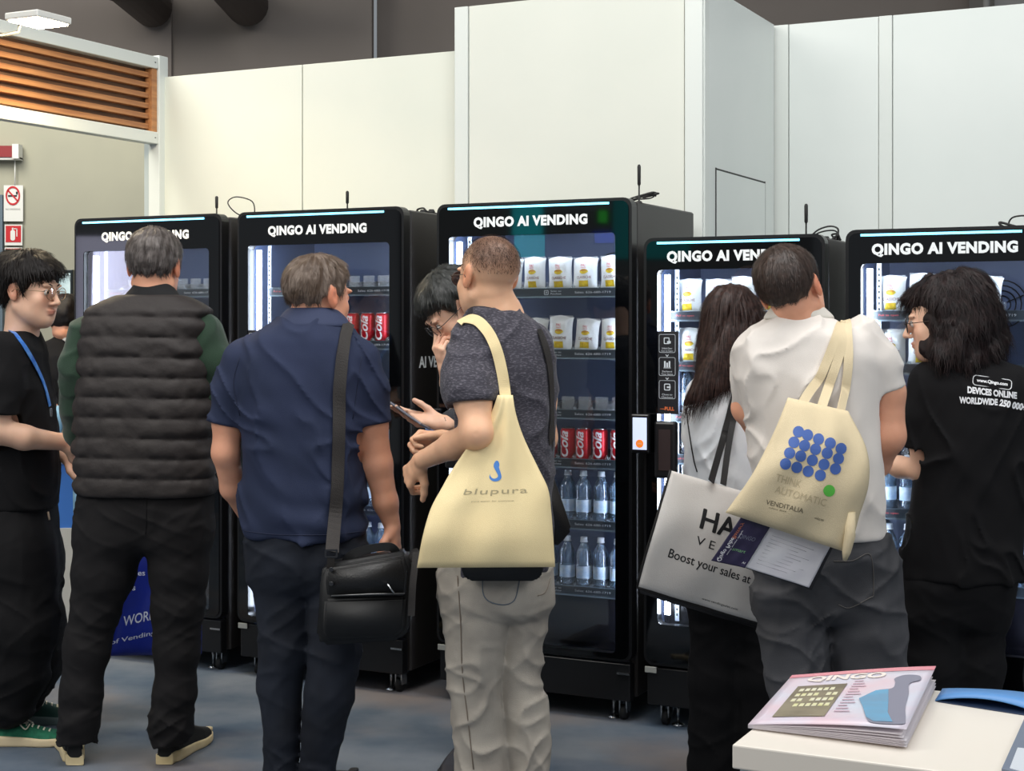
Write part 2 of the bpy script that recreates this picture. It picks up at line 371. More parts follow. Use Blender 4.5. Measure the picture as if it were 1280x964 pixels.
# lit signs of the stands opposite and one added glow panel (all mirrored in the machine fronts)
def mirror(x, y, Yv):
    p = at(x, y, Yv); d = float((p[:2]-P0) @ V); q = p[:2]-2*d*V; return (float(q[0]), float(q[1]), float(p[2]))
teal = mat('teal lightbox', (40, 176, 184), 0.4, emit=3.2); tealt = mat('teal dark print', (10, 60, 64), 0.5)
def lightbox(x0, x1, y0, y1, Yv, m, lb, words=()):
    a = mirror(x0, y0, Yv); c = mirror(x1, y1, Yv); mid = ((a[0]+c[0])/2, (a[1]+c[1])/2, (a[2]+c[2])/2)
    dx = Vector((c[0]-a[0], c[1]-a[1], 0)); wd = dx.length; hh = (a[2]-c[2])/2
    t = thing('sign_or_glow_panel', lb, 'sign', mid, math.atan2(dx.y, dx.x)); sgn = 1
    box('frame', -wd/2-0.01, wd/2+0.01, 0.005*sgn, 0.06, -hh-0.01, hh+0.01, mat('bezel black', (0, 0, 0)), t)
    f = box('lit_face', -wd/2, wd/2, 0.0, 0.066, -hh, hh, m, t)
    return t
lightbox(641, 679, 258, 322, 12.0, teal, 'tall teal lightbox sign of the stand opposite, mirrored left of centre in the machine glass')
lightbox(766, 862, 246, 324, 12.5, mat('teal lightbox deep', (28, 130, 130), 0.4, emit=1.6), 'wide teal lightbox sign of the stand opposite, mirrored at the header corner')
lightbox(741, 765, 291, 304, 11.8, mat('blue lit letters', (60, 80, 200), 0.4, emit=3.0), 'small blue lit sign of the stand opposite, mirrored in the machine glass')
lightbox(98, 172, 296, 480, 12.0, mat('pale lilac haze glow', (214, 214, 240), 0.4, emit=3.4), 'large pale lightbox of the stand opposite, mirrored in the leftmost machine')  # glow panel added so its mirror image hazes the leftmost glass
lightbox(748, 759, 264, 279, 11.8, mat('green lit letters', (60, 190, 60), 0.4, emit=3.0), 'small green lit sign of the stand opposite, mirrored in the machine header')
# the stand opposite (behind the photographer): pale walls and dark gaps that the glass mirrors
t = thing('opposite_stand', 'pale exhibition stand opposite the vending machines', 'stand', (-6.5, -0.5, 0), 0.4)
box('back_panel', -0.05, 0, -2, 2.2, 0, 2.6, mat('opposite white', (170, 170, 165), 0.6), t)
box('side_panel', 0, 1.2, 2.2, 2.25, 0, 2.6, mat('opposite grey', (60, 62, 64), 0.6), t)

# ================= vending machines
blk = mat('satin black enamel', (14, 14, 16), 0.32, col2=(18, 18, 20), ns=3)
side = mat('textured charcoal steel', (44, 41, 40), 0.42, bump=0.05, bs=400)
gls = mat('black glass', (5, 6, 8), 0.04, spec=0.6)
liner = mat('blue grey liner', (84, 98, 130), 0.45)
chrome = mat('brushed zinc', (186, 188, 190), 0.25, metal=1.0)
ledw = mat('cold white led and fill', (222, 236, 255), 0.3, emit=26)
ledb = mat('cyan white led', (120, 215, 250), 0.3, emit=2.6)
ttl = mat('title print', (236, 240, 240), 0.4, emit=0.12)
pane = glassmat('clear door glass', k=1.15)
plast = glassmat('clear divider plastic', tint=(225, 235, 240), k=2.2, base=0.16)
railm = mat('price rail dark', (52, 60, 68), 0.3); raill = mat('rail lip', (150, 168, 180), 0.25, metal=0.6)
prt = mat('rail print', (215, 222, 228), 0.5); prtr = mat('rail print red', (220, 90, 90), 0.5); org = mat('orange print', (236, 118, 60), 0.5, emit=0.3)
rub = mat('rubber', (20, 20, 20), 0.6)
scrm = mat('terminal screen', (196, 206, 236), 0.2, emit=0.75); scro = mat('terminal button orange', (240, 130, 40), 0.3, emit=0.5); scrd = mat('terminal screen grey', (92, 110, 150), 0.2, emit=0.15)

def machine(s0, W, H, ztop, zbot, shelves, label, names, sidetext=None):
    D = 0.70
    t = thing('vending_machine', label, 'vending machine', row(s0, 0, 0), RZ, group='row of black vending machines')
    # cabinet shell
    bm = bmesh.new()
    bx(bm, 0.004, 0.034, 0.065, D, 0.09, H-0.012, 0.006); bx(bm, W-0.034, W-0.004, 0.065, D, 0.09, H-0.012, 0.006)
    bx(bm, 0.02, W-0.02, D-0.03, D-0.004, 0.09, H-0.02); bx(bm, 0.03, W-0.03, 0.065, D-0.03, 0.09, zbot-0.03)
    bx(bm, 0.03, W-0.03, 0.055, D-0.03, ztop+0.035, H-0.014, 0.004)
    from_bm('cabinet', bm, side, t)
    bm = bmesh.new()
    bx(bm, 0.034, 0.038, 0.066, D-0.034, zbot-0.03, ztop+0.035); bx(bm, W-0.038, W-0.034, 0.066, D-0.034, zbot-0.03, ztop+0.035)
    bx(bm, 0.034, W-0.034, D-0.17, D-0.16, zbot-0.03, ztop+0.035); bx(bm, 0.034, W-0.034, 0.066, D-0.16, ztop+0.03, ztop+0.035); bx(bm, 0.034, W-0.034, 0.066, D-0.16, zbot-0.03, zbot-0.025)
    from_bm('liner', bm, liner, t)
    # door
    fx0, fx1 = 0.052, W-0.062
    bm = bmesh.new(); ring_prism(bm, rr(0, W, 0.235, H, 0.035), rr(fx0, fx1, zbot, ztop, 0.02), 0.0, 0.05)
    d = from_bm('door_frame', bm, blk, t)
    bm = bmesh.new(); ring_prism(bm, rr(0.012, W-0.012, 0.245, H-0.012, 0.028), rr(fx0+0.003, fx1-0.003, zbot+0.003, ztop-0.003, 0.018), -0.004, 0.0)
    from_bm('glass_border', bm, gls, t)
    box('glass_pane', fx0-0.004, fx1+0.004, 0.012, 0.016, zbot-0.004, ztop+0.004, pane, t)
    st = box('light_strip', 0.055, W-0.09, -0.010, -0.0035, H-0.024, H-0.016, ledb, t)
    text_obj('title_lettering', 'QINGO AI VENDING', ttl, t, lambda a, b: (W/2-0.005+a, -0.0055, (H-0.024+ztop)/2+b-0.004), 0.047, bold=0.055, fit=0.485, space=1.1)
    box('kick_panel', 0.01, W-0.01, 0.008, 0.05, 0.085, 0.225, blk, t, bev=0.004)
    box('lock_plate', 0.004, 0.05, -0.002, 0.004, 0.205, 0.228, mat('plate silver', (176, 178, 172), 0.4, metal=0.3), t, bev=0.002)
    box('hinge_tab', W-0.06, W-0.008, -0.003, 0.005, 0.186, 0.194, chrome, t)
    # led at the left, fill tube and bar added out of sight, slotted rails
    bm = bmesh.new(); bx(bm, 0.062, 0.082, 0.052, 0.060, zbot+0.03, ztop-0.02); from_bm('led_or_fill_tube', bm, ledw, t)
    bm = bmesh.new(); bx(bm, W-0.058, W-0.040, 0.068, 0.078, zbot+0.03, ztop-0.02); from_bm('led_or_fill_tube', bm, ledw, t)  # added fill, hidden behind the right side of the frame
    bm = bmesh.new(); bx(bm, 0.08, W-0.08, 0.070, 0.090, ztop+0.018, ztop+0.028); from_bm('fill_bar', bm, ledw, t)  # added fill, hidden behind the header to light the bags
    bm = bmesh.new(); bx(bm, 0.086, 0.102, 0.10, 0.104, zbot, ztop, mi=0)
    z = zbot+0.02
    while z < ztop-0.02: bx(bm, 0.091, 0.097, 0.098, 0.1, z, z+0.009, mi=1); z += 0.02
    from_bm('slotted_rail', bm, [mat('rail white steel', (190, 200, 214), 0.4), mat('dark gap', (0, 0, 0))], t)
    # fan behind the top row
    bm = bmesh.new()
    for k in range(4): tube(bm, [((0.03+0.019*k)*math.cos(a*PI/12), 0, (0.03+0.019*k)*math.sin(a*PI/12)) for a in range(24)], 0.0025, 5, True)
    for k in range(4):
        a = k*PI/2+0.4; tube(bm, [(0.02*math.cos(a), 0, 0.02*math.sin(a)), (0.09*math.cos(a), 0, 0.09*math.sin(a))], 0.002, 5)
    bmesh.ops.translate(bm, vec=(W*0.66, D-0.18, ztop-0.14), verts=bm.verts); from_bm('fan_grille', bm, blk, t)
    bm = bmesh.new(); bx(bm, 0.04, W-0.04, 0.11, 0.12, zbot-0.02, shelves[-1]-0.006); from_bm('lower_bin_panel', bm, mat('bin panel dark', (20, 20, 26), 0.25), t)
    # shelves
    sh0 = None
    x0, x1 = 0.10 if W > 0.75 else 0.07, W-0.066
    for i, z in enumerate(shelves):
        kind = names[i]
        bm = bmesh.new(); bx(bm, x0, x1, 0.10, D-0.18, z+0.018, z+0.026); bx(bm, x0, x0+0.008, 0.1, D-0.18, z, z+0.04); bx(bm, x1-0.008, x1, 0.1, D-0.18, z, z+0.04)
        sh = from_bm('shelf', bm, mat('shelf dark steel', (60, 66, 78), 0.4), t)
        bm = bmesh.new(); bx(bm, x0, x1, 0.088, 0.099, z+0.004, z+0.034); r1 = from_bm('price_rail', bm, railm, sh)
        bm = bmesh.new(); bx(bm, x0, x1, 0.082, 0.099, z-0.002, z+0.004); bx(bm, x0, x1, 0.086, 0.10, z+0.034, z+0.036); from_bm('rail_lip', bm, raill, sh)
        v, f = text_tris('Sales: 626-680-1719', 0.0085, fit=0.15); V3 = [(x1-0.13+a, 0.0872, z+0.019+b) for a, b in v]; Fc = list(f); MI = [0]*len(f)
        v, f = text_tris('Scan to', 0.0065, fit=0.045); n0 = len(V3); V3 += [(x1-0.285+a, 0.0872, z+0.0245+b) for a, b in v]; Fc += [tuple(q+n0 for q in g) for g in f]
        v, f = text_tris('Purchase', 0.0065, fit=0.045); n0 = len(V3); V3 += [(x1-0.285+a, 0.0872, z+0.014+b) for a, b in v]; Fc += [tuple(q+n0 for q in g) for g in f]
        v, f = text_tris('Pull to open', 0.009, fit=0.07); n0 = len(V3); V3 += [(x0+0.06+a, 0.0872, z+0.019+b) for a, b in v]; k0 = len(Fc); Fc += [tuple(q+n0 for q in g) for g in f]
        mi = [0]*k0+[1]*(len(Fc)-k0)
        pyd('rail_print', V3, Fc, [prt, prtr], sh, mi=mi)['kind'] = 'stuff'
        bm = bmesh.new(); ring_prism(bm, rr(x1-0.335, x1-0.317, z+0.010, z+0.028, 0.003, 2), rr(x1-0.333, x1-0.319, z+0.012, z+0.026, 0.002, 2), 0.0868, 0.0875)
        bx(bm, x1-0.33, x1-0.323, 0.0868, 0.0875, z+0.016, z+0.018); bx(bm, x1-0.329, x1-0.322, 0.0868, 0.0875, z+0.02, z+0.022)
        from_bm('rail_icon', bm, prt, sh)
        sp = {'bag': 0.109, 'can': 0.071, 'bottle': 0.071, 'empty': 0.071, 'slim': 0.071}[kind]
        if W < 0.75 and kind == 'bag': sp = 0.105
        n = int((x1-x0-0.02)/sp); xs = [x1-0.012-sp*(j+0.5) for j in range(n)]
        if W < 0.75: xs = [x0+0.012+sp*(j+0.5) for j in range(n)]
        # curved clear dividers between the lanes
        dv = None
        for j, x in enumerate(xs):
            if kind == 'bag' and j % 1: continue
            if dv is None:
                bm = bmesh.new(); hgt = 0.055 if kind != 'bag' else 0.04
                P = [(0.0, 0.0), (0.36, 0.0), (0.36, hgt*0.6), (0.06, hgt*0.6)]+[(0.06*(1-math.sin(a*PI/16)), hgt*0.6*math.cos(a*PI/16)+0.0) for a in range(1, 8)]
                bmv = [(0.0, p[0]+0.103, p[1]+z+0.027) for p in P]
                for sx in (-0.0015, 0.0015): pass
                a_ = [bm.verts.new((-0.0012, q[1], q[2])) for q in bmv]; c_ = [bm.verts.new((0.0012, q[1], q[2])) for q in bmv]
                bm.faces.new(a_); bm.faces.new(c_[::-1])
                for q in range(len(a_)):
                    w_ = (q+1) % len(a_); bm.faces.new((a_[w_], a_[q], c_[q], c_[w_]))
                # front pusher plate
                bx(bm, 0.008, sp-0.010, 0.150 if kind == 'empty' else 0.32, 0.153 if kind == 'empty' else 0.323, z+0.028, z+0.028+hgt)
                bx(bm, 0.006, 0.018, 0.103, 0.106, z+0.028, z+0.045)
                dv = from_bm('divider', bm, plast, sh); dv.location.x = x-sp/2
            else:
                q = dv.copy(); COL.objects.link(q); q.location.x = x-sp/2
        t['row%d' % i] = [float(x) for x in xs]
    # instruction sticker, handle, payment terminal
    zi = 1.47
    e = box('instruction_panel', fx0-0.002, fx0+0.082, 0.0, 0.011, zi-0.305, zi, mat('sticker charcoal', (34, 34, 38), 0.35), t, bev=0.002)
    V3 = []; Fc = []; mi = []
    def put(s, x, z, size, fit, m=0):
        v, f = text_tris(s, size, fit=fit); n0 = len(V3); V3.extend([(x+a, -0.0008, z+b) for a, b in v]); Fc.extend([tuple(q+n0 for q in g) for g in f]); mi.extend([m]*len(f))
    xm = fx0+0.04
    for k, (u1, u2) in enumerate((('Unlock Door', 'Scan to Open'), ('Select', 'Your Items'), ('Close to', 'Checkout'))):
        zc = zi-0.045-k*0.085; put(u1, xm, zc-0.018, 0.0065, 0.04); put(u2, xm, zc-0.028, 0.0065, 0.045)
        if k < 2: put('v', xm, zc-0.045, 0.008, 0.014)
    put('\u2014PULL', xm, zi-0.285, 0.013, 0.055, 1)
    pyd('panel_print', V3, Fc, [prt, org], e, mi=mi)['kind'] = 'stuff'
    bm = bmesh.new()
    for k in range(3):
        zc = zi-0.045-k*0.085
        ring_prism(bm, rr(xm-0.032, xm+0.032, zc-0.034, zc+0.034, 0.006, 2), rr(xm-0.0308, xm+0.0308, zc-0.0328, zc+0.0328, 0.005, 2), -0.0008, 0.0)
        if k == 0: ring_prism(bm, rr(xm-0.013, xm+0.009, zc-0.002, zc+0.022, 0.003, 2), rr(xm-0.010, xm+0.006, zc+0.001, zc+0.019, 0.002, 2), -0.0008, 0.0); bx(bm, xm, xm+0.014, -0.0008, 0, zc, zc+0.009)
        if k == 1:
            for j in range(3): bx(bm, xm-0.012+j*0.009, xm-0.006+j*0.009, -0.0008, 0, zc-0.003, zc+0.02-(j == 1)*0.006)
            bx(bm, xm-0.014, xm+0.014, -0.0008, 0, zc-0.006, zc-0.004)
        if k == 2: ring_prism(bm, rr(xm-0.012, xm+0.012, zc-0.003, zc+0.022, 0.004, 2), rr(xm-0.009, xm+0.009, zc, zc+0.019, 0.003, 2), -0.0008, 0.0); bx(bm, xm-0.001, xm+0.013, -0.0008, 0, zc+0.006, zc+0.012)
    from_bm('panel_icons', bm, prt, e)
    h = box('door_handle', fx0+0.0, fx0+0.085, -0.035, 0.0, 0.93, zi-0.33, mat('handle charcoal', (24, 24, 26), 0.3), t, bev=0.01)
    box('grip_recess', fx0+0.02, fx0+0.066, -0.037, -0.033, 0.96, zi-0.36, mat('handle recess brown', (44, 30, 30), 0.5), h)
    tm = box('payment_terminal', -0.035, 0.038, -0.045, -0.02, 1.02, 1.165, mat('terminal black', (16, 16, 18), 0.2), t, bev=0.006)
    dark = ('widest' in label)
    box('terminal_screen', -0.026, 0.029, -0.0465, -0.045, 1.034, 1.152, scrd if dark else scrm, tm)
    bm = bmesh.new()
    prism(bm, [(0.0015+0.015*math.cos(a*PI/8), 1.056+0.015*math.sin(a*PI/8)) for a in range(16)], -0.0475, -0.0465)
    from_bm('terminal_button', bm, scro, tm)
    text_obj('button_lettering', 'OPEN', prt, tm, lambda a, b: (0.0015+a, -0.0478, 1.056+b), 0.006, fit=0.018)
    box('terminal_bracket', -0.005, 0.02, -0.02, 0.0, 1.07, 1.12, blk, t)
    # feet
    for (x, y) in ((0.06, 0.08), (W-0.06, 0.08), (0.06, D-0.08), (W-0.06, D-0.08)):
        bm = bmesh.new(); bx(bm, x-0.028, x+0.028, y-0.03, y+0.03, 0.078, 0.088); bx(bm, x-0.016, x-0.011, y-0.02, y+0.02, 0.03, 0.08); bx(bm, x+0.011, x+0.016, y-0.02, y+0.02, 0.03, 0.08)
        c = from_bm('castor', bm, chrome, t)
        bm = bmesh.new(); lathe(bm, [(0.024, -0.011), (0.029, -0.008), (0.029, 0.008), (0.024, 0.011)], 16)
        bmesh.ops.rotate(bm, cent=(0, 0, 0), matrix=Matrix.Rotation(PI/2, 3, 'Y'), verts=bm.verts); bmesh.ops.translate(bm, vec=(x, y-0.005, 0.029), verts=bm.verts)
        from_bm('wheel', bm, rub, c)
        bm = bmesh.new(); sx = x+(0.045 if x < W/2 else -0.045)
        lathe(bm, [(0.006, 0.01), (0.006, 0.09)], 8, (sx, y, 0)); lathe(bm, [(0.024, 0), (0.024, 0.006), (0.010, 0.012)], 12, (sx, y, 0)); from_bm('levelling_foot', bm, chrome, t)
    return t
def antenna(t, x, y, H, h=0.1):
    bm = bmesh.new(); lathe(bm, [(0.012, 0), (0.012, 0.008), (0.0035, 0.012), (0.003, h*0.45), (0.0065, h*0.5), (0.007, h*0.95), (0.004, h)], 10, (x, y, H-0.014)); from_bm('antenna', bm, rub, t, True)
def cable(t, pts, H, r=0.0028):
    bm = bmesh.new(); tube(bm, spl([(p[0], p[1], H-0.011+p[2]) for p in pts], 6), r, 6); from_bm('cable', bm, rub, t)
HI = (1.60, 1.363, 1.131, 0.942, 0.707, 0.451); HL = (1.615, 1.392, 1.178, 0.95, 0.71, 0.451); LO = (1.508, 1.322, 1.13, 0.975, 0.815, 0.572)
M1 = machine(-2.70, 0.818, 1.97, 1.825, 0.26, HL, 'black vending machine at the left end, behind the quilted vest', ('empty', 'can', 'empty', 'bottle', 'bottle', 'bottle'))
M2 = machine(-1.80, 0.817, 1.97, 1.83, 0.26, HL, 'black vending machine second from the left, behind the navy polo shirt', ('empty', 'can', 'slim', 'bottle', 'bottle', 'bottle'))
M3 = machine(-0.831, 0.83, 1.97, 1.843, 0.26, HI, 'widest and tallest looking vending machine in the middle, behind the dark grey t-shirt', ('bag', 'bag', 'empty', 'can', 'bottle', 'bottle'))
M4 = machine(0.047, 0.68, 1.815, 1.70, 0.385, LO, 'shorter black vending machine behind the long haired woman and white shirts', ('bag', 'bag', 'bottle', 'empty', 'bottle', 'bottle'))
M5 = machine(0.80, 0.68, 1.825, 1.71, 0.385, LO, 'black vending machine at the right end, behind the person with curly dark hair', ('bag', 'bag', 'empty', 'empty', 'bottle', 'bottle'))
antenna(M1, 0.70, 0.12, 1.97); antenna(M2, 0.455, 0.15, 1.97); antenna(M3, 0.80, 0.15, 1.97, 0.15); antenna(M4, 0.58, 0.12, 1.815, 0.13); antenna(M5, 0.66, 0.12, 1.825, 0.13)
for sgn, k in ((1, 0),):
    cable(M1, [(0.78, 0.25, 0), (0.74, 0.2, 0.03), (0.70, 0.2, 0.075), (0.73, 0.22, 0.10), (0.80, 0.24, 0.08), (0.815, 0.24, 0.03), (0.78, 0.26, 0.0), (0.74, 0.26, 0.005), (0.8, 0.3, 0.03)], 1.97)
    cable(M2, [(0.72, 0.30, 0), (0.73, 0.26, 0.015), (0.77, 0.24, 0.02), (0.79, 0.24, 0.005), (0.80, 0.3, 0.0)], 1.97, 0.004)
    lp = [(0.80+0.06*math.cos(a*0.9)*(0.8+0.2*math.sin(a*2.3)), 0.2+0.035*math.sin(a*0.9)+0.01*math.sin(a), 0.012+0.016*(1+math.sin(a*0.9+0.6*a/8))+0.004*math.sin(a*1.7)) for a in range(24)]
    cable(M3, lp, 1.97, 0.003)
    cable(M4, [(0.585, 0.14, 0.0), (0.60, 0.2, 0.035), (0.64, 0.22, 0.05), (0.67, 0.22, 0.04), (0.675, 0.2, 0.01), (0.66, 0.25, 0.0), (0.64, 0.25, 0.02), (0.67, 0.22, 0.02), (0.66, 0.18, 0.0)], 1.815, 0.0035)
    cable(M4, [(0.56, 0.2, 0.0), (0.60, 0.24, 0.03), (0.65, 0.26, 0.035), (0.672, 0.26, 0.0)], 1.815, 0.0028)
    cable(M5, [(0.66, 0.15, 0.0), (0.63, 0.2, 0.035), (0.58, 0.2, 0.055), (0.53, 0.2, 0.05), (0.52, 0.2, 0.02), (0.56, 0.2, 0.0)], 1.825, 0.003)
    cable(M5, [(0.62, 0.22, 0.0), (0.56, 0.22, 0.0), (0.50, 0.2, 0.02), (0.49, 0.2, 0.035), (0.54, 0.2, 0.02), (0.60, 0.22, 0.005)], 1.825, 0.0045)
for M, W, H in ((M1, 0.818, 1.97), (M2, 0.817, 1.97), (M4, 0.68, 1.815)):
    bm = bmesh.new(); lathe(bm, [(0.014, 0), (0.016, 0.01), (0.01, 0.02)], 10, (W-0.07, 0.28, H-0.014)); lathe(bm, [(0.014, 0), (0.016, 0.01), (0.01, 0.02)], 10, (W-0.03, 0.28, H-0.014)); from_bm('cable_gland', bm, rub, M)
text_obj('side_lettering', 'AI VENDING', ttl, M2, lambda a, b: (0.8155, 0.31+a, 1.34+b), 0.048, bold=0.03, fit=0.37)

# ---------------- goods
bagw = mat('crisp bag film white', (226, 230, 228), 0.28, bump=0.35, bs=28); yel = mat('crisp print yellow', (226, 200, 30), 0.4, col2=(206, 168, 40), ns=60); brn = mat('crisp print brown', (122, 70, 60), 0.5); pnk = mat('crisp print red', (206, 96, 100), 0.5); grn = mat('crisp print lime', (206, 212, 70), 0.4)
def bagpt(u, v, side=1):      # u,v in -1..1
    pinch = 1-0.06*(1-abs(v)**3)+0.0; x = 0.051*u*(1.0 if abs(v) > 0.9 else pinch); z = 0.066+0.064*v+0.004*math.sin(u*3+v*2)*(abs(v) > 0.9)
    th = 0.021*max(0.0, (1-abs(u)**2.2))**0.6*max(0.0, 1-abs(v)**3.5)**0.7 + 0.0015*math.sin(9*u+5*v)*(1-abs(v)**4)*(1-abs(u)**4)
    return (x+0.004*v*v*v, -side*th-0.0005*side, z)
def make_bag(name, seed):
    t = thing(name, 'crisps', 'snack bag')
    N, K = 10, 14; v = []; f = []
    for side_ in (1, -1):
        o0 = len(v)
        for j in range(K+1):
            for i in range(N+1): v.append(bagpt(-1+2*i/N, -1+2*j/K, side_))
        for j in range(K):
            for i in range(N):
                q = (o0+j*(N+1)+i, o0+j*(N+1)+i+1, o0+(j+1)*(N+1)+i+1, o0+(j+1)*(N+1)+i); f.append(q if side_ == 1 else q[::-1])
    pyd('film', v, f, bagw, t, True)
    V3 = []; Fc = []; mi = []
    def patch(P, m, n=1):
        n0 = len(V3); V3.extend([(lambda b: (b[0], b[1]-0.0012, b[2]))(bagpt(*p)) for p in P]); Fc.append(tuple(range(n0, n0+len(P)))); mi.append(m)
    def grid(u0, u1, v0, v1, m, k=5):
        for i in range(k):
            for j in range(3):
                a0 = u0+(u1-u0)*i/k; a1 = u0+(u1-u0)*(i+1)/k; b0 = v0+(v1-v0)*j/3; b1 = v0+(v1-v0)*(j+1)/3
                patch([(a0, b0), (a1, b0), (a1, b1), (a0, b1)], m)
    grid(-0.42, 0.36, -0.82, -0.45, 0)
    for i in range(6):      # bowl and chip heap
        a0 = -0.36+0.68*i/6; a1 = a0+0.68/6
        g = lambda a: math.sqrt(max(0, 1-((a+0.02)/0.36)**2))
        patch([(a0, 0.12-0.16*g(a0)), (a1, 0.12-0.16*g(a1)), (a1, 0.13), (a0, 0.13)], 0); patch([(a0, 0.13), (a1, 0.13), (a1, 0.13+0.13*g(a1)), (a0, 0.13+0.13*g(a0))], 1)
    patch([(0.2, 0.08), (0.34, 0.05), (0.36, 0.14), (0.24, 0.18)], 3)
    for s, uu, vv, sz, ft, m in (('CLASSICHE', 0.0, -0.25, 0.010, 0.062, 2), ('PAI', -0.08, 0.50, 0.010, 0.018, 4), ('snack', -0.04, 0.36, 0.006, 0.022, 4)):
        vt, ft_ = text_tris(s, sz, fit=ft, bold=0.01); n0 = len(V3)
        for a, b in vt:
            p = bagpt(uu+a/0.051, vv+b/0.064); V3.append((p[0], p[1]-0.0018, p[2]))
        Fc.extend([tuple(q+n0 for q in g_) for g_ in ft_]); mi.extend([m]*len(ft_))
    pyd('printed_front', V3, Fc, [yel, mat('crisp print gold', (196, 140, 40), 0.5), brn, grn, pnk], t, mi=mi, label='yellow and brown print')
    bm = bmesh.new()
    for zz in (0.0025, 0.129):
        for k in range(3): bx(bm, -0.049, 0.049, -0.0022, 0.0022, zz-0.003+k*0.0025, zz-0.002+k*0.0025)
    from_bm('crimped_seam', bm, bagw, t)
    return t
canr = mat('can red', (206, 30, 44), 0.28, metal=0.35, col2=(196, 26, 40), ns=4); cans = mat('can aluminium', (196, 198, 204), 0.25, metal=0.9); canw = mat('can print white', (240, 236, 236), 0.4); cank = mat('can black', (30, 24, 28), 0.3, metal=0.3)
def make_can(body, r=0.030, h=0.125, rot=0.0, nm='drink_can'):
    t = thing(nm, 'can', 'drink can')
    bm = bmesh.new(); lathe(bm, [(r*0.78, 0), (r*0.8, 0.002), (r, 0.010), (r, h-0.012), (r*0.86, h-0.004)], 24); from_bm('can_body', bm, body, t)
    bm = bmesh.new(); lathe(bm, [(r*0.86, h-0.004), (r*0.88, h-0.001), (r*0.86, h), (r*0.8, h-0.003)], 24, cap=True); ld = from_bm('lid', bm, cans, t)
    bm = bmesh.new(); bx(bm, -0.008, 0.008, -0.012, 0.01, h-0.002, h-0.0005, 0.0005); from_bm('pull_tab', bm, cans, ld)
    V3 = []; Fc = []
    for s, ang in (('Cola', -PI/2-0.15+rot), ('Coca', -PI/2-1.35+rot), ('Cola', PI/2+rot)):
        v, f = text_tris(s, 0.036, shear=0.35, fit=0.098, dup=0.045); n0 = len(V3)
        # reading upwards: text x -> height, text y -> round the can to the left
        for a, b in v:
            an = ang-b/r; V3.append(((r+0.0006)*math.cos(an), (r+0.0006)*math.sin(an), h/2+a))
        Fc += [tuple(q+n0 for q in g) for g in f]
    pyd('can_lettering', V3, Fc, canw if body is canr else mat('can print red', (226, 30, 40), 0.4), t, label='white lettering reading upwards' if body is canr else 'red lettering')
    return t
petm = glassmat('clear pet', tint=(214, 234, 250), k=3.5, rough=0.06, base=0.22, col=(190, 224, 255)); petb = glassmat('blue pet drink', tint=(120, 190, 245), k=2.5, rough=0.05, base=0.40, col=(40, 140, 230))
lblm = mat('bottle label pale blue', (188, 214, 240), 0.4, col2=(226, 238, 248), ns=30, thr=(0.4, 0.6)); lblb = mat('bottle label deep blue', (40, 110, 200), 0.4, col2=(90, 170, 230), ns=30); capm = mat('bottle cap white', (226, 232, 240), 0.4)
def make_bottle(pm_, lm, nm='water_bottle'):
    t = thing(nm, 'bottle', 'bottle'); r = 0.031
    prof = [(r*0.85, 0.0), (r, 0.006), (r, 0.018), (r*0.95, 0.022), (r, 0.028), (r*0.97, 0.034), (r*0.97, 0.085), (r, 0.09), (r*0.92, 0.096), (r, 0.104), (r*0.95, 0.112), (r*0.99, 0.122), (r*0.9, 0.140), (r*0.66, 0.156), (r*0.42, 0.168), (r*0.40, 0.176)]
    bm = bmesh.new(); lathe(bm, prof, 20); bo = from_bm('bottle_body', bm, pm_, t)
    bm = bmesh.new(); lathe(bm, [(r*0.985, 0.036), (r*0.985, 0.083)], 20, cap=False); from_bm('bottle_label', bm, lm, t)
    bm = bmesh.new(); lathe(bm, [(r*0.50, 0.174), (r*0.50, 0.177), (r*0.44, 0.178), (r*0.44, 0.192), (r*0.40, 0.194)], 16); from_bm('bottle_cap', bm, capm, t)
    # vertical flutes catch the light
    bm = bmesh.new()
    for k in range(10):
        a = 2*PI*k/10; q = [(r*1.0*math.cos(a), r*1.0*math.sin(a), 0.112), (r*0.98*math.cos(a), r*0.98*math.sin(a), 0.13), (r*0.74*math.cos(a), r*0.74*math.sin(a), 0.151)]
        tube(bm, q, [0.0016, 0.0022, 0.0014], 5)
    from_bm('bottle_fluting', bm, pm_, t)
    return t
BAG = make_bag('crisp_bag', 0); CAN = make_can(canr); SLIM = make_can(cank, 0.026, 0.135, 0.15); BOT = make_bottle(petm, lblm); BOB = make_bottle(petb, lblb, 'sports_drink_bottle')
USED = set()
ORD = ['rightmost', 'second', 'third', 'fourth', 'fifth', 'sixth', 'seventh', 'eighth', 'ninth', 'tenth']
ROWN = ['top shelf', 'second shelf', 'third shelf', 'fourth shelf', 'fifth shelf', 'bottom shelf']
def nth(j, edge): return ('%smost' % edge) if j == 0 else '%s from the %s' % (ORD[j], edge)
def put(proto, M, W, s0, rowi, z, xs, what, mname, edge, grp, skip=(), yoff=0.135, seed=0, blue=()):
    rnd = random.Random(seed+rowi*7)
    for j, x in enumerate(xs):
        if j in skip: continue
        pr = proto
        if j in blue: pr = BOB
        lab = '%s, %s, %s, %s' % (what if pr is not BOB else 'bright blue drink bottle', nth(j, edge), ROWN[rowi], mname)
        loc = row(s0+x+rnd.uniform(-0.003, 0.003), yoff+rnd.uniform(-0.004, 0.004), z+0.0265)
        rz = RZ+rnd.uniform(-0.12, 0.12)
        if pr in USED: o = dup(pr, loc, rz, lab, grp)
        else:
            o = pr; USED.add(pr); o.location = loc; o.rotation_euler = (0, 0, rz); o['label'] = lab; o['group'] = grp
        if pr is BAG: o.rotation_euler = (rnd.uniform(-0.1, 0.03), rnd.uniform(-0.05, 0.05), rz); 
        if pr is BAG: o.scale = (1.0, 1.0, rnd.uniform(0.95, 1.06))
def rows(M, i): return list(M['row%d' % i])
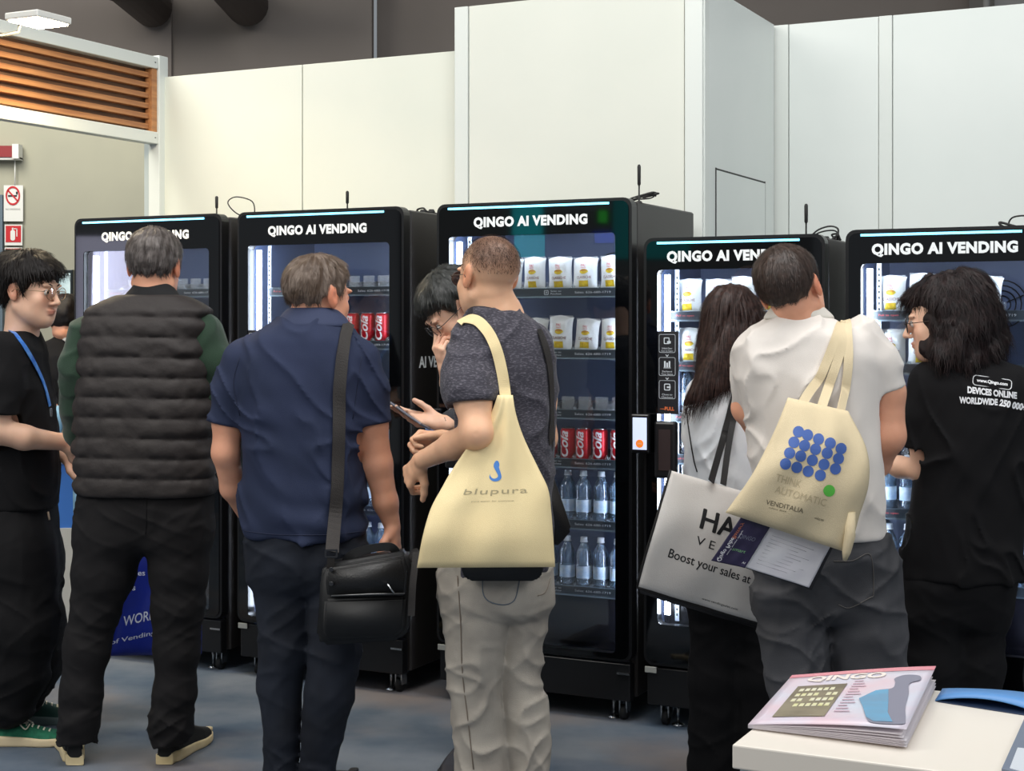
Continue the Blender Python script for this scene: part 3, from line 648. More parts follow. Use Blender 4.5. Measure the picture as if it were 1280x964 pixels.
for M, W, s0, zz, nm, plan in (
    (M1, .818, -2.70, HL, 'leftmost machine', {1: 'can', 4: 'bottle', 5: 'bottle'}),
    (M2, .817, -1.80, HL, 'machine behind navy polo', {1: 'can', 2: 'slim', 3: 'bottle', 4: 'bottle', 5: 'bottle'}),
    (M3, .83, -0.831, HI, 'tall middle machine', {0: 'bag', 1: 'bag', 3: 'can', 4: 'bottle', 5: 'bottle'}),
    (M4, .68, 0.047, LO, 'machine behind long haired woman', {0: 'bag', 1: 'bag', 2: 'bottle', 4: 'bottle', 5: 'bottle'}),
    (M5, .68, 0.80, LO, 'rightmost machine', {0: 'bag', 1: 'bag', 4: 'bottle', 5: 'bottle'})):
    for i, k in plan.items():
        edge = 'right' if W > .75 else 'left'
        pr, what, grp = {'bag': (BAG, 'white crisp bag', 'crisp bags in the vending machines'), 'can': (CAN, 'red drink can', 'red drink cans in the vending machines'),
                         'slim': (SLIM, 'slim black can with red lettering', 'slim black cans'), 'bottle': (BOT, 'clear water bottle', 'water bottles in the vending machines')}[k]
        skip = ()
        if k == 'slim': skip = range(1, 99)
        if M is M1: skip = range(5, 99) if k == 'bottle' else ()
        if M is M2 and k == 'bottle': skip = range(4, 99)
        if M is M3 and k != 'bag': skip = range(5, 99)
        if M is M3 and k == 'bag': skip = range(5, 99)
        if M is M4 and k == 'bottle': skip = range(2, 99)
        put(pr, M, W, s0, i, zz[i], rows(M, i), what, nm, edge, grp, skip, yoff=(0.14 if k != 'bag' else 0.13), seed=int(s0*100), blue=(2,) if (M is M5 and i == 5) else ())
for M in (M1, M2, M3, M4, M5):
    for k in list(M.keys()):
        if k.startswith('row'): del M[k]

# ================= implicit-surface modelling (bodies, clothes, hair)
_rng = np.random.RandomState(7); _LAT = _rng.rand(32, 32, 32).astype(np.float32)
def noise(x, y, z):
    i = np.floor(x).astype(int); j = np.floor(y).astype(int); k = np.floor(z).astype(int)
    u = x-i; v = y-j; w_ = z-k; u = u*u*(3-2*u); v = v*v*(3-2*v); w_ = w_*w_*(3-2*w_); L_ = _LAT
    i &= 31; j &= 31; k &= 31; I = (i+1) & 31; J = (j+1) & 31; K = (k+1) & 31
    a = L_[i, j, k]*(1-u)+L_[I, j, k]*u; b_ = L_[i, J, k]*(1-u)+L_[I, J, k]*u; c = L_[i, j, K]*(1-u)+L_[I, j, K]*u; d = L_[i, J, K]*(1-u)+L_[I, J, K]*u
    return (a*(1-v)+b_*v)*(1-w_)+(c*(1-v)+d*v)*w_
def smin(a, b_, k):
    if k <= 0: return np.minimum(a, b_)
    h = np.clip(0.5+0.5*(b_-a)/k, 0, 1); return b_*(1-h)+a*h-k*h*(1-h)
def smax(a, b_, k): return -smin(-a, -b_, k)
def sstep(a, b_, x):
    t = np.clip((x-a)/(b_-a), 0, 1); return t*t*(3-2*t)
def ell(x, y, z, c, r):
    q = np.sqrt(((x-c[0])/r[0])**2+((y-c[1])/r[1])**2+((z-c[2])/r[2])**2); return (q-1)*min(r)*(0.5+0.5*np.minimum(q, 1.5)) if False else (q-1)*(r[0]*r[1]*r[2])**(1/3)
def cone(x, y, z, a, b_, ra, rb, flat=None):
    a = np.asarray(a, float); b_ = np.asarray(b_, float); ba = b_-a; L2 = max(float(ba @ ba), 1e-12)
    t = np.clip(((x-a[0])*ba[0]+(y-a[1])*ba[1]+(z-a[2])*ba[2])/L2, 0, 1)
    dx = x-a[0]-t*ba[0]; dy = y-a[1]-t*ba[1]; dz = z-a[2]-t*ba[2]; r = ra+(rb-ra)*t
    if flat is not None:
        n_, kf = flat; n_ = np.asarray(n_, float); n_ = n_/np.linalg.norm(n_); q = dx*n_[0]+dy*n_[1]+dz*n_[2]
        e = q*(1/kf-1); dx = dx+e*n_[0]; dy = dy+e*n_[1]; dz = dz+e*n_[2]
        return (np.sqrt(dx*dx+dy*dy+dz*dz)-r)*(0.5+0.5*kf)
    return np.sqrt(dx*dx+dy*dy+dz*dz)-r
class Grid:
    def __init__(s, lo, hi, h):
        s.h = h; s.lo = np.array(lo, float)-2*h; n = np.ceil((np.array(hi, float)+2*h-s.lo)/h).astype(int)+1
        s.n = n; s.D = np.full(n, 1.0, np.float32); s.ax = [(s.lo[i]+np.arange(n[i])*h).astype(np.float32) for i in range(3)]
    def sub(s, lo, hi, m):
        a = np.clip(np.floor((np.array(lo)-m-s.lo)/s.h).astype(int), 0, s.n); b_ = np.clip(np.ceil((np.array(hi)+m-s.lo)/s.h).astype(int)+1, 0, s.n)
        if (b_ <= a).any(): return None
        sl = tuple(slice(a[i], b_[i]) for i in range(3))
        return sl, s.ax[0][sl[0]][:, None, None], s.ax[1][sl[1]][None, :, None], s.ax[2][sl[2]][None, None, :]
    def add(s, fn, lo, hi, k=0.0, op='u'):
        q = s.sub(lo, hi, 0.02+k+2*s.h)
        if q is None: return
        sl, x, y, z = q; d = np.broadcast_to(fn(x, y, z), s.D[sl].shape)
        s.D[sl] = smin(s.D[sl], d, k) if op == 'u' else smax(s.D[sl], -d, k) if op == 's' else smax(s.D[sl], d, k)
    def chain(s, P, k=0.012, op='u', flat=None, pre=None):
        """P: (x,y,z,r) points"""
        for a, c in zip(P[:-1], P[1:]):
            lo = np.minimum(np.array(a[:3])-a[3], np.array(c[:3])-c[3]); hi = np.maximum(np.array(a[:3])+a[3], np.array(c[:3])+c[3])
            s.add(lambda x, y, z: cone(x, y, z, a[:3], c[:3], a[3], c[3], flat), lo, hi, k, op)
    def ball(s, c, r, k=0.01, op='u'):
        r = (r, r, r) if np.isscalar(r) else r
        s.add(lambda x, y, z: ell(x, y, z, c, r), np.array(c)-r, np.array(c)+r, k, op)
    def disp(s, fn, band=0.02):
        idx = np.nonzero(np.abs(s.D) < band)
        x, y, z = (s.ax[i][idx[i]] for i in range(3)); s.D[idx] -= fn(x, y, z).astype(np.float32)
    def mesh(s, smooth=2):
        D = s.D; D[0] = D[-1] = 1; D[:, 0] = D[:, -1] = 1; D[:, :, 0] = D[:, :, -1] = 1
        ins = D < 0; ny, nz = int(s.n[1]), int(s.n[2]); quads = []; pc = []; pp = []
        for ax in range(3):
            A = [slice(None)]*3; B = [slice(None)]*3; A[ax] = slice(0, -1); B[ax] = slice(1, None)
            e = np.argwhere(ins[tuple(A)] != ins[tuple(B)])
            if not len(e): continue
            i0 = e; i1 = e.copy(); i1[:, ax] += 1
            d0 = D[i0[:, 0], i0[:, 1], i0[:, 2]].astype(float); d1 = D[i1[:, 0], i1[:, 1], i1[:, 2]].astype(float)
            p = i0.astype(float); p[:, ax] += d0/(d0-d1)
            u, v = (ax+1) % 3, (ax+2) % 3; cs = []
            for du, dv in ((0, 0), (-1, 0), (-1, -1), (0, -1)):
                c = i0.copy(); c[:, u] += du; c[:, v] += dv; cs.append((c[:, 0]*ny+c[:, 1])*nz+c[:, 2])
            q = np.stack(cs, 1); fl = d0 > 0; q[fl] = q[fl][:, ::-1]; quads.append(q)
            for c in cs: pc.append(c); pp.append(p)
        quads = np.concatenate(quads); pc = np.concatenate(pc); pp = np.concatenate(pp)
        ids, inv = np.unique(pc, return_inverse=True); cnt = np.bincount(inv)
        Vx = np.stack([np.bincount(inv, pp[:, i])/cnt for i in range(3)], 1); Q = np.searchsorted(ids, quads)
        for _ in range(smooth):
            acc = np.zeros_like(Vx); c = np.zeros(len(Vx))
            for a, b_ in ((0, 1), (1, 2), (2, 3), (3, 0)):
                for f, g in ((a, b_), (b_, a)):
                    for i in range(3): acc[:, i] += np.bincount(Q[:, f], Vx[Q[:, g], i], len(Vx))
                    c += np.bincount(Q[:, f], minlength=len(Vx))
            Vx = 0.5*Vx+0.5*acc/c[:, None]
        return Vx*s.h+s.lo, Q
def npmesh(name, v, q, m, parent=None, label=None, smooth=True, col=None):
    me = bpy.data.meshes.new(name); v = np.asarray(v, np.float32); q = np.asarray(q, np.int32); k = q.shape[1]
    me.vertices.add(len(v)); me.vertices.foreach_set('co', v.ravel()); me.loops.add(q.size); me.loops.foreach_set('vertex_index', q.ravel())
    me.polygons.add(len(q)); me.polygons.foreach_set('loop_start', np.arange(len(q), dtype=np.int32)*k)
    me.polygons.foreach_set('use_smooth', np.full(len(q), smooth)); me.update(calc_edges=True)
    if col is not None:
        a = me.color_attributes.new('paint', 'FLOAT_COLOR', 'POINT'); c = np.ones((len(v), 4), np.float32); c[:, :3] = col; a.data.foreach_set('color', c.ravel())
    return link(name, me, m, parent, label=label)
def loft(G, rows, n=2.4, k=0.0, sm=0.012, op='u', kb=0.012):
    """rows: (z, cx, cy, a, b) from any order; a smooth closed column"""
    R = np.array(sorted(rows)); zs = np.arange(R[0, 0]-0.0, R[-1, 0]+0.001, 0.003); T = np.stack([np.interp(zs, R[:, 0], R[:, i]) for i in range(5)], 1)
    kr = int(sm/0.003*2); ker = np.exp(-0.5*(np.arange(-kr, kr+1)*0.003/sm)**2); ker /= ker.sum()
    for i in range(1, 5):
        e = np.concatenate([np.full(kr, T[0, i]), T[:, i], np.full(kr, T[-1, i])]); T[:, i] = np.convolve(e, ker, 'valid')
    z0, z1 = zs[0], zs[-1]
    def fn(x, y, z):
        cx = np.interp(z, zs, T[:, 1]); cy = np.interp(z, zs, T[:, 2]); a = np.interp(z, zs, T[:, 3]); b_ = np.interp(z, zs, T[:, 4])
        q = (np.abs((x-cx)/a)**n+np.abs((y-cy)/b_)**n)**(1/n)
        d = (q-1)*np.minimum(a, b_)
        return smax(smax(d, z0-z, kb), z-z1, 0.012)
    am = R[:, 3].max(); bmx = R[:, 4].max()
    G.add(fn, (R[:, 1].min()-am, R[:, 2].min()-bmx, z0), (R[:, 1].max()+am, R[:, 2].max()+bmx, z1), k, op)

def skinmat(name, c, rough=0.5):
    if name in _M: return _M[name]
    m = mat(name, c, rough, col2=tuple(max(0, v-14) for v in c), ns=9, bump=0.06, bs=300)
    b = m.node_tree.nodes['Principled BSDF']; b.inputs['Subsurface Weight'].default_value = 0.12; b.inputs['Subsurface Radius'].default_value = (0.02, 0.008, 0.005); b.inputs['Subsurface Scale'].default_value = 0.5
    nt = m.node_tree; src = b.inputs['Base Color'].links[0].from_socket
    at_ = nt.nodes.new('ShaderNodeVertexColor'); at_.layer_name = 'paint'; mx = nt.nodes.new('ShaderNodeMix'); mx.data_type = 'RGBA'; mx.blend_type = 'MULTIPLY'; mx.inputs[0].default_value = 1
    nt.links.new(src, mx.inputs[6]); nt.links.new(at_.outputs[0], mx.inputs[7]); nt.links.new(mx.outputs[2], b.inputs['Base Color'])
    return m

# ---- head (local frame: x to its right, y forward, z up; origin mid-head)
def head_core(x, y, z):
    d = ell(x, y, z, (0, -0.014, 0.034), (0.0765, 0.098, 0.083))
    d = smin(d, ell(x, y, z, (0, 0.030, -0.022), (0.064, 0.062, 0.083)), 0.03)
    d = smin(d, ell(x, y, z, (0, 0.060, -0.088), (0.030, 0.030, 0.025)), 0.035)
    ax = np.abs(x)
    d = smin(d, cone(ax, y, z, (0.054, -0.004, -0.052), (0.018, 0.060, -0.090), 0.018, 0.018), 0.03)
    d = smin(d, ell(ax, y, z, (0.040, 0.066, -0.022), (0.022, 0.018, 0.020)), 0.02)     # cheek
    d = smin(d, ell(ax, y, z, (0.036, 0.036, -0.055), (0.026, 0.040, 0.034)), 0.03)
    return d
def head_sdf(x, y, z):
    ax = np.abs(x); d = head_core(x, y, z)
    d = smin(d, ell(ax, y, z, (0.026, 0.088, 0.030), (0.026, 0.010, 0.008)), 0.012)     # brow
    d = smax(d, -ell(ax, y, z, (0.032, 0.102, 0.008), (0.019, 0.018, 0.012)), 0.010)    # eye socket
    d = smin(d, ell(ax, y, z, (0.031, 0.080, 0.008), (0.015, 0.0135, 0.013)), 0.004)     # lids over the eyeball
    d = smin(d, cone(x, y, z, (0, 0.090, 0.016), (0, 0.114, -0.026), 0.007, 0.0105), 0.012)   # nose
    d = smin(d, ell(ax, y, z, (0.012, 0.100, -0.031), (0.008, 0.011, 0.007)), 0.006)
    d = smin(d, ell(x, y, z, (0, 0.090, -0.054), (0.024, 0.013, 0.006)), 0.006)         # lips
    d = smin(d, ell(x, y, z, (0, 0.089, -0.064), (0.020, 0.013, 0.006)), 0.005)
    d = smax(d, -ell(x, y, z, (0, 0.106, -0.059), (0.024, 0.010, 0.0022)), 0.003)
    # ears
    yy = y+0.006; zz = z-0.0
    e = ell(ax, yy+0.25*zz-0.30*(ax-0.078), zz, (0.080, -0.006, 0.0), (0.0085, 0.020, 0.034)); e = smax(e, -ell(ax, yy+0.25*zz, zz, (0.092, 0.001, 0.003), (0.010, 0.010, 0.017)), 0.006)
    d = smin(d, e, 0.008)
    return d
def rot3(yaw, pitch=0, roll=0):
    """columns = head axes in world; yaw 0 looks away from the camera, + turns to picture right; pitch + looks down; roll + leans to picture right"""
    a, p, r = (math.radians(q) for q in (yaw, pitch, roll))
    Z = np.array(((math.cos(a), math.sin(a), 0), (-math.sin(a), math.cos(a), 0), (0, 0, 1)))
    X = np.array(((1, 0, 0), (0, math.cos(p), math.sin(p)), (0, -math.sin(p), math.cos(p))))
    Yr = np.array(((math.cos(r), 0, math.sin(r)), (0, 1, 0), (-math.sin(r), 0, math.cos(r))))
    return Yr @ Z @ X
class Person:
    def __init__(s, xr, Y, label, h=0.0045):
        s.Y = Y; s.X = (xr-CX)/F*Y; s.h = h; s.k = Y/F
        s.t = thing('person', label, 'person', (s.X, Y, 0)); s.parts = []
    def p(s, x, y, dY=0.0):
        q = at(x, y, s.Y+dY); return np.array((q[0]-s.X, dY, q[2]))
    def c(s, x, y, dY, r): q = s.p(x, y, dY); return (q[0], q[1], q[2], r*s.k)
    def ch(s, L): return [s.c(*q) for q in L]
    def rows(s, L, inset=0.0):
        """(ypx, xl, xr, half depth m, dY)"""
        o = []
        for y, xl, xr, b, dY in L:
            a = s.p(xl, y, dY); c = s.p(xr, y, dY); o.append((a[2], (a[0]+c[0])/2, dY, max(0.012, (c[0]-a[0])/2-inset), max(0.012, b-inset)))
        return o
    def head(s, x, y, dY, yaw, pitch=0, roll=0, sc=1.0):
        s.hc = s.p(x, y, dY); s.R = rot3(yaw, pitch, roll); s.hs = sc
    def hl(s, x, y, z):      # world -> head local
        x = x-s.hc[0]; y = y-s.hc[1]; z = z-s.hc[2]; R = s.R/s.hs
        return (R[0, 0]*x+R[1, 0]*y+R[2, 0]*z, R[0, 1]*x+R[1, 1]*y+R[2, 1]*z, R[0, 2]*x+R[1, 2]*y+R[2, 2]*z)
    def hw(s, q): return s.hc+s.R @ (np.array(q, float)*s.hs)
    def body(s, skin, torso=None, limbs=(), neck=None, hands=(), extra=None, buzz=None):
        L = []
        limbs = [[(c[0][0], c[0][1]+4, c[0][2], c[0][3]*0.62)]+list(c[1:]) for c in limbs]
        for ch in limbs: L += [q for q in s.ch(ch)]
        T = s.rows(torso, 0.014) if torso else []
        pts = [s.hc-0.15, s.hc+0.15]+[np.array(q[:3])-q[3] for q in L]+[np.array(q[:3])+q[3] for q in L]
        for r in T: pts += [np.array((r[1]-r[3], r[2]-r[4], r[0])), np.array((r[1]+r[3], r[2]+r[4], r[0]))]
        for hnd in hands: pts += [np.array(hnd['w'])-0.2, np.array(hnd['w'])+0.2]
        G = Grid(np.min(pts, 0), np.max(pts, 0), s.h)
        if T: loft(G, T)
        for ch in limbs: G.chain(s.ch(ch), 0.02)
        def hf(x, y, z): a, b_, c = s.hl(x, y, z); return head_sdf(a, b_, c)*s.hs
        n0 = s.hw((0, -0.022, -0.045)); n1 = s.hw((0, -0.030, -0.10)) if neck is None else None
        if neck is not None:
            nb = s.ch([neck])[0]; G.chain([tuple(n0)+(0.054*s.hs,), nb], 0.02)
            G.chain([tuple(s.hw((0, 0.01, -0.075)))+(0.04*s.hs,), (nb[0], nb[1], nb[2], nb[3]*0.9)], 0.02)
        G.add(hf, s.hc-0.16, s.hc+0.16, 0.015)
        for hnd in hands: hand(G, **hnd)
        if extra: extra(G)
        v, q = G.mesh(2)
        col = np.ones((len(v), 3), np.float32)
        a, b_, c = s.hl(v[:, 0], v[:, 1], v[:, 2])
        lip = np.exp(-((c+0.059)/0.010)**2-(a/0.022)**4)*(b_ > 0.085); ear = np.exp(-((np.abs(a)-0.086)/0.010)**2-((c)/0.045)**4)*(np.abs(b_) < 0.035)
        chk = np.exp(-((np.abs(a)-0.04)/0.02)**2-((c+0.02)/0.03)**2)*(b_ > 0.03)
        bz = np.zeros(len(v))
        if buzz:
            Ln = np.interp(b_, [p_[0] for p_ in buzz[0]], [p_[1] for p_ in buzz[0]]); bz = sstep(-0.01, buzz[2], c-Ln)*(np.abs(a) < 0.079)*(head_core(a, b_, c) < 0.004)
        for w_, tc in ((bz, buzz[1] if buzz else (1, 1, 1)), (lip, (0.80, 0.48, 0.48)), (ear, (0.95, 0.72, 0.66)), (chk, (1, 0.88, 0.86))):
            for i in range(3): col[:, i] *= 1-w_*(1-tc[i])
        return npmesh('body', v, q, skin, s.t, col=col)
    def cloth(s, name, m, rows=None, chains=(), cuts=(), disp=None, h=0.006, n=2.4, k=0.025, extra=None, label=None, inflate=0.0, cutfn=None, smooth=2, band=0.02, late=None, glute=True):
        pts = []; C_ = [s.ch(c) for c in chains]; T = s.rows(rows, -inflate) if rows else []
        for r in T: pts += [np.array((r[1]-r[3], r[2]-r[4], r[0])), np.array((r[1]+r[3], r[2]+r[4], r[0]))]
        for c in C_:
            for q in c: pts += [np.array(q[:3])-q[3], np.array(q[:3])+q[3]]
        G = Grid(np.min(pts, 0)-0.01, np.max(pts, 0)+0.01, h)
        if T: loft(G, T, n, kb=0.07 if name in ('trousers', 'jeans') else 0.012)
        if name in ('trousers', 'jeans') and glute and C_:
            for c in C_: G.chain([(c[0][0], c[0][1]-0.02*0, c[0][2]+0.05, c[0][3]*0.95), c[0]], 0.04)
        for c in C_: G.chain(c, k)
        if extra: extra(G)
        for a, nrm in cuts:      # keep the side the normal points away from
            a = np.array(a, float); nrm = np.array(nrm, float); nrm /= np.linalg.norm(nrm)
            X_, Y_, Z_ = G.ax[0][:, None, None], G.ax[1][None, :, None], G.ax[2][None, None, :]
            d = (X_-a[0])*nrm[0]+(Y_-a[1])*nrm[1]+(Z_-a[2])*nrm[2]; G.D = smax(G.D, d, 0.004).astype(np.float32)
        if disp: G.disp(disp, band)
        if late: late(G)
        v, q = G.mesh(smooth); s.last = (v, q)
        return npmesh(name, v, q, m, s.t, label=label)
    def hair(s, m, lo, thick=0.012, nz=(60, 0.004), line=None, h=0.004, extra=None, name='hair', strands=0, slen=0.02, mb=None, down=0.3, seed=1, sw=0.0011, crown=(0, -0.03, 0.12), pts=None, region=None, wav=0.0, shell=True, jit=0.02):
        line = line or HL_SHORT; ys = [q[0] for q in line]; zs = [q[1] for q in line]
        B = pts or []
        P_ = [s.hc-0.15, s.hc+0.15]+[np.array(q[:3])-q[3] for q in B]+[np.array(q[:3])+q[3] for q in B]
        G = Grid(np.min(P_, 0), np.max(P_, 0), h)
        def fn(x, y, z):
            a, b_, c = s.hl(x, y, z); d = head_core(a, b_, c); L = np.interp(b_, ys, zs)
            w_ = sstep(-0.008, 0.006, c-L); t = (thick(a, b_, c) if callable(thick) else thick)*(0.30+0.70*sstep(0, lo+0.01, c-L))
            return (d-t*w_+(1-w_)*0.02)*s.hs
        G.add(fn, s.hc-0.15, s.hc+0.15, 0)
        if extra: extra(G)
        def dn(x, y, z):
            a, b_, c = s.hl(x, y, z); r = np.sqrt(a*a+(b_+0.03)**2)+1e-6; an = np.arctan2(b_+0.03, a)
            return nz[1]*(noise(an*nz[0]*0.25+50, c*12+r*20+50, r*18+9)-0.45)*2*sstep(0.0, 0.02, c+0.12)+nz[1]*0.6*(noise(a*60+7, b_*60+7, c*60+7)-0.5)
        if region: G.D = smax(G.D, region(s, G), 0.004).astype(np.float32)
        G.disp(dn, 0.02)
        v, q = G.mesh(1)
        if strands: 
            fcn = v[q].mean(1); la, lb, lc = s.hl(fcn[:, 0], fcn[:, 1], fcn[:, 2]); okf = (head_core(la, lb, lc) > (0.0035 if shell else -0.001)) & ((lc > np.interp(lb, ys, zs)) | (head_core(la, lb, lc) > 0.014)); okf &= (shell | (lc-np.interp(lb, ys, zs) > np.random.RandomState(3).rand(len(q))**1.5*0.045)); qs = q[okf]
            sv, sq_ = make_strands(s, v, qs, strands, slen, down, seed, sw, crown, wav, jit)
            if not shell: return npmesh(name, sv, sq_, m, s.t)
            sq_ = sq_+len(v); v = np.concatenate([v, sv]); q = np.concatenate([q, sq_])
        return npmesh(name, v, q, m, s.t)
HL_SHORT = [(-0.12, -0.062), (-0.085, -0.058), (-0.05, -0.045), (-0.028, -0.022), (-0.024, 0.012), (0.0, 0.030), (0.012, 0.006), (0.026, 0.0), (0.040, 0.032), (0.06, 0.058), (0.085, 0.072), (0.12, 0.078)]
def make_strands(s, v, q, n, L, down, seed, w_, crown, wav=0.0, jit=0.02):
    rs = np.random.RandomState(seed); fc = rs.randint(0, len(q), n); c = v[q[fc]].mean(1)
    nr = np.cross(v[q[fc, 2]]-v[q[fc, 0]], v[q[fc, 3]]-v[q[fc, 1]]); nr /= np.linalg.norm(nr, axis=1)[:, None]+1e-9
    cr = s.hw(crown); d = c-cr; d[:, 2] -= down*0.1; d += rs.normal(0, jit, d.shape); d -= nr*(d*nr).sum(1)[:, None]; d /= np.linalg.norm(d, axis=1)[:, None]+1e-9
    sd = np.cross(nr, d); ln = L*rs.uniform(0.5, 1.2, n)[:, None]; K = 4 if wav else 2; V_ = []; Q_ = []; o = 0
    ph = rs.uniform(0, 6, n)[:, None]
    for k in range(K+1):
        t = k/K; p = c+d*ln*t+nr*(0.0015+0.004*math.sin(t*2.2)*rs.uniform(0.2, 1.0, n)[:, None])*(L/0.02)**0.5; p[:, 2] -= (down*ln[:, 0]*t*t*0.5)
        if wav: p = p+sd*wav*np.sin(ph+t*6)
        ww = w_*(1-0.8*t); V_.append(p-sd*ww); V_.append(p+sd*ww)
    V_ = np.stack(V_, 1).reshape(-1, 3); m_ = 2*(K+1); base = (np.arange(n)*m_)[:, None]
    for k in range(K): Q_.append(base+np.array([2*k, 2*k+1, 2*k+3, 2*k+2])[None])
    return V_, np.concatenate(Q_)
def hand(G, w, f, n, side=1, curl=(0.5, 0.6, 0.7, 0.8), thumb=(0.6, 0.5), sc=1.0, spread=0.05, palm=0.08, tdir=(0.7, 0.5, 0.35)):
    """w wrist, f finger direction, n direction the palm faces, side +1: thumb on cross(f,n)"""
    w = np.array(w, float); f = np.array(f, float); f /= np.linalg.norm(f); n = np.array(n, float); n -= f*(n @ f); n /= np.linalg.norm(n); l = np.cross(f, n)*side
    kn = []
    for i, o in enumerate((0.029, 0.010, -0.010, -0.028)):
        k = w+f*(palm*(1.0, 1.04, 0.99, 0.91)[i])*sc+l*o*sc; kn.append(k)
        G.chain([tuple(w+l*o*0.6*sc+f*0.008)+(0.017*sc,), tuple(w+(k-w)*0.55+n*0.002)+(0.0145*sc,), tuple(k)+(0.0115*sc,)], 0.010)
    G.chain([tuple(w-f*0.02)+(0.025*sc,), tuple(w+f*0.01)+(0.023*sc,)], 0.012, flat=(n, 0.72))
    for i, k in enumerate(kn):
        ln = (0.95, 1.07, 1.0, 0.80)[i]; a = curl[i]; p = k.copy(); r = (0.0090, 0.0092, 0.0088, 0.0078)[i]*sc; P = [tuple(p)+(r*1.15,)]
        sp = l*(1.5-i)*spread; ang = 0
        for seg, ca in ((0.043, 0.75), (0.027, 1.0), (0.021, 0.7)):
            ang += a*ca; d = f*math.cos(ang)+n*math.sin(ang)+sp*math.cos(ang); d /= np.linalg.norm(d); p = p+d*seg*ln*sc; r *= 0.93; P.append(tuple(p)+(r,))
        G.chain(P, 0.0035)
    b0 = w+l*0.020*sc+f*0.018*sc+n*0.006*sc; d0 = l*tdir[0]+f*tdir[1]+n*tdir[2]; d0 /= np.linalg.norm(d0); b1 = b0+d0*0.040*sc
    d1 = d0+f*thumb[0]-l*0.25*thumb[0]; d1 /= np.linalg.norm(d1); b2 = b1+d1*0.032*sc; d2 = d1+f*thumb[1]*0.6-l*0.3*thumb[1]; d2 /= np.linalg.norm(d2); b3 = b2+d2*0.024*sc
    G.chain([tuple(b0)+(0.017*sc,), tuple(b1)+(0.0125*sc,)], 0.012); G.chain([tuple(b1)+(0.0125*sc,), tuple(b2)+(0.0108*sc,), tuple(b3)+(0.0092*sc,)], 0.005)
def folds(A=0.004, f=(9, 9, 3), seed=0, warp=0.5, A2=0.0012, f2=(45, 45, 25)):
    def fn(x, y, z):
        o = seed*7.3+40; w_ = (0.6+warp)*noise(x*6+o, y*6+o, z*6+o); u = x+0.45*z; v_ = x-0.45*z
        n1 = noise(u*f[0]*1.1+o+w_, y*f[1]+o, z*f[2]+o+w_*2); r = 1-np.abs(2*n1-1)
        n3 = noise(v_*f[0]*1.5+o+9+w_, y*f[1]+o, z*f[2]*1.2+o+w_); r3 = 1-np.abs(2*n3-1)
        n2 = noise(x*f2[0]+o, y*f2[1]+o, z*f2[2]+o); g = sstep(0.35, 0.75, noise(x*4+o+3, y*4+o, z*4+o+5))
        return A*(0.9*(r**5)+0.8*g*(r3**5)-0.25)+A2*(n2-0.5)
    return fn
def legfolds(A=0.006, fz=26, seed=0, zk=None, za=None):
    """horizontal wrinkles gathered near given heights (knee, ankle)"""
    def fn(x, y, z):
        o = seed*3.1+30; wgt = 0.25+sum(g*np.exp(-((z-c)/w_)**2) for c, w_, g in (zk or [(0.48, 0.12, 0.6), (0.12, 0.12, 1.0)]))
        w_ = noise(x*8+o, y*8+o, z*6+o)*1.3
        n1 = noise(x*7+o+w_, y*7+o, (z+0.5*x)*fz*1.2+o+w_); r1 = 1-np.abs(2*n1-1); n2 = noise(x*8+o+w_, y*8+o+7, (z-0.6*x)*fz*1.5+o-w_); r2 = 1-np.abs(2*n2-1)
        n3 = noise(x*16+o, y*10+o, z*3.0+o); r3 = 1-np.abs(2*n3-1)
        return A*(wgt*(0.85*r1**4+0.75*r2**5-0.3)+0.35*(r3**5-0.15))+0.001*(noise(x*60+o, y*60+o, z*60+o)-0.5)
    return fn
def addf(*F): return lambda x, y, z: sum(f(x, y, z) for f in F)
def glasses(s, m, w=0.032, lensm=None, rnd=True, size=(0.024, 0.021)):
    bm = bmesh.new(); q = lambda a, b_, c: tuple(s.hw((a, b_, c)))
    for sx in (-1, 1):
        P = [q(sx*0.032+size[0]*math.cos(t*PI/10), 0.108-0.10*(abs(sx*0.032+size[0]*math.cos(t*PI/10)))**1.3, 0.004+size[1]*math.sin(t*PI/10)) for t in range(20)]
        tube(bm, P, 0.0013, 6, True)
        tube(bm, [q(sx*0.056, 0.102, 0.010), q(sx*0.074, 0.085, 0.010), q(sx*0.083, 0.0, 0.008), q(sx*0.084, -0.012, -0.004)], 0.0013, 6)
    tube(bm, [q(-0.009, 0.110, 0.008), q(0, 0.113, 0.012), q(0.009, 0.110, 0.008)], 0.0013, 6)
    o = from_bm('glasses', bm, m, s.t)
    bm = bmesh.new()
    for sx in (-1, 1):
        P = [q(sx*0.032+size[0]*0.98*math.cos(t*PI/10), 0.107-0.10*(abs(sx*0.032+size[0]*math.cos(t*PI/10)))**1.3, 0.004+size[1]*0.98*math.sin(t*PI/10)) for t in range(20)]
        bm.faces.new([bm.verts.new(p) for p in P])
    from_bm('lenses', bm, lensm or glassmat('spectacle lens', tint=(240, 240, 240), k=1.5), o)
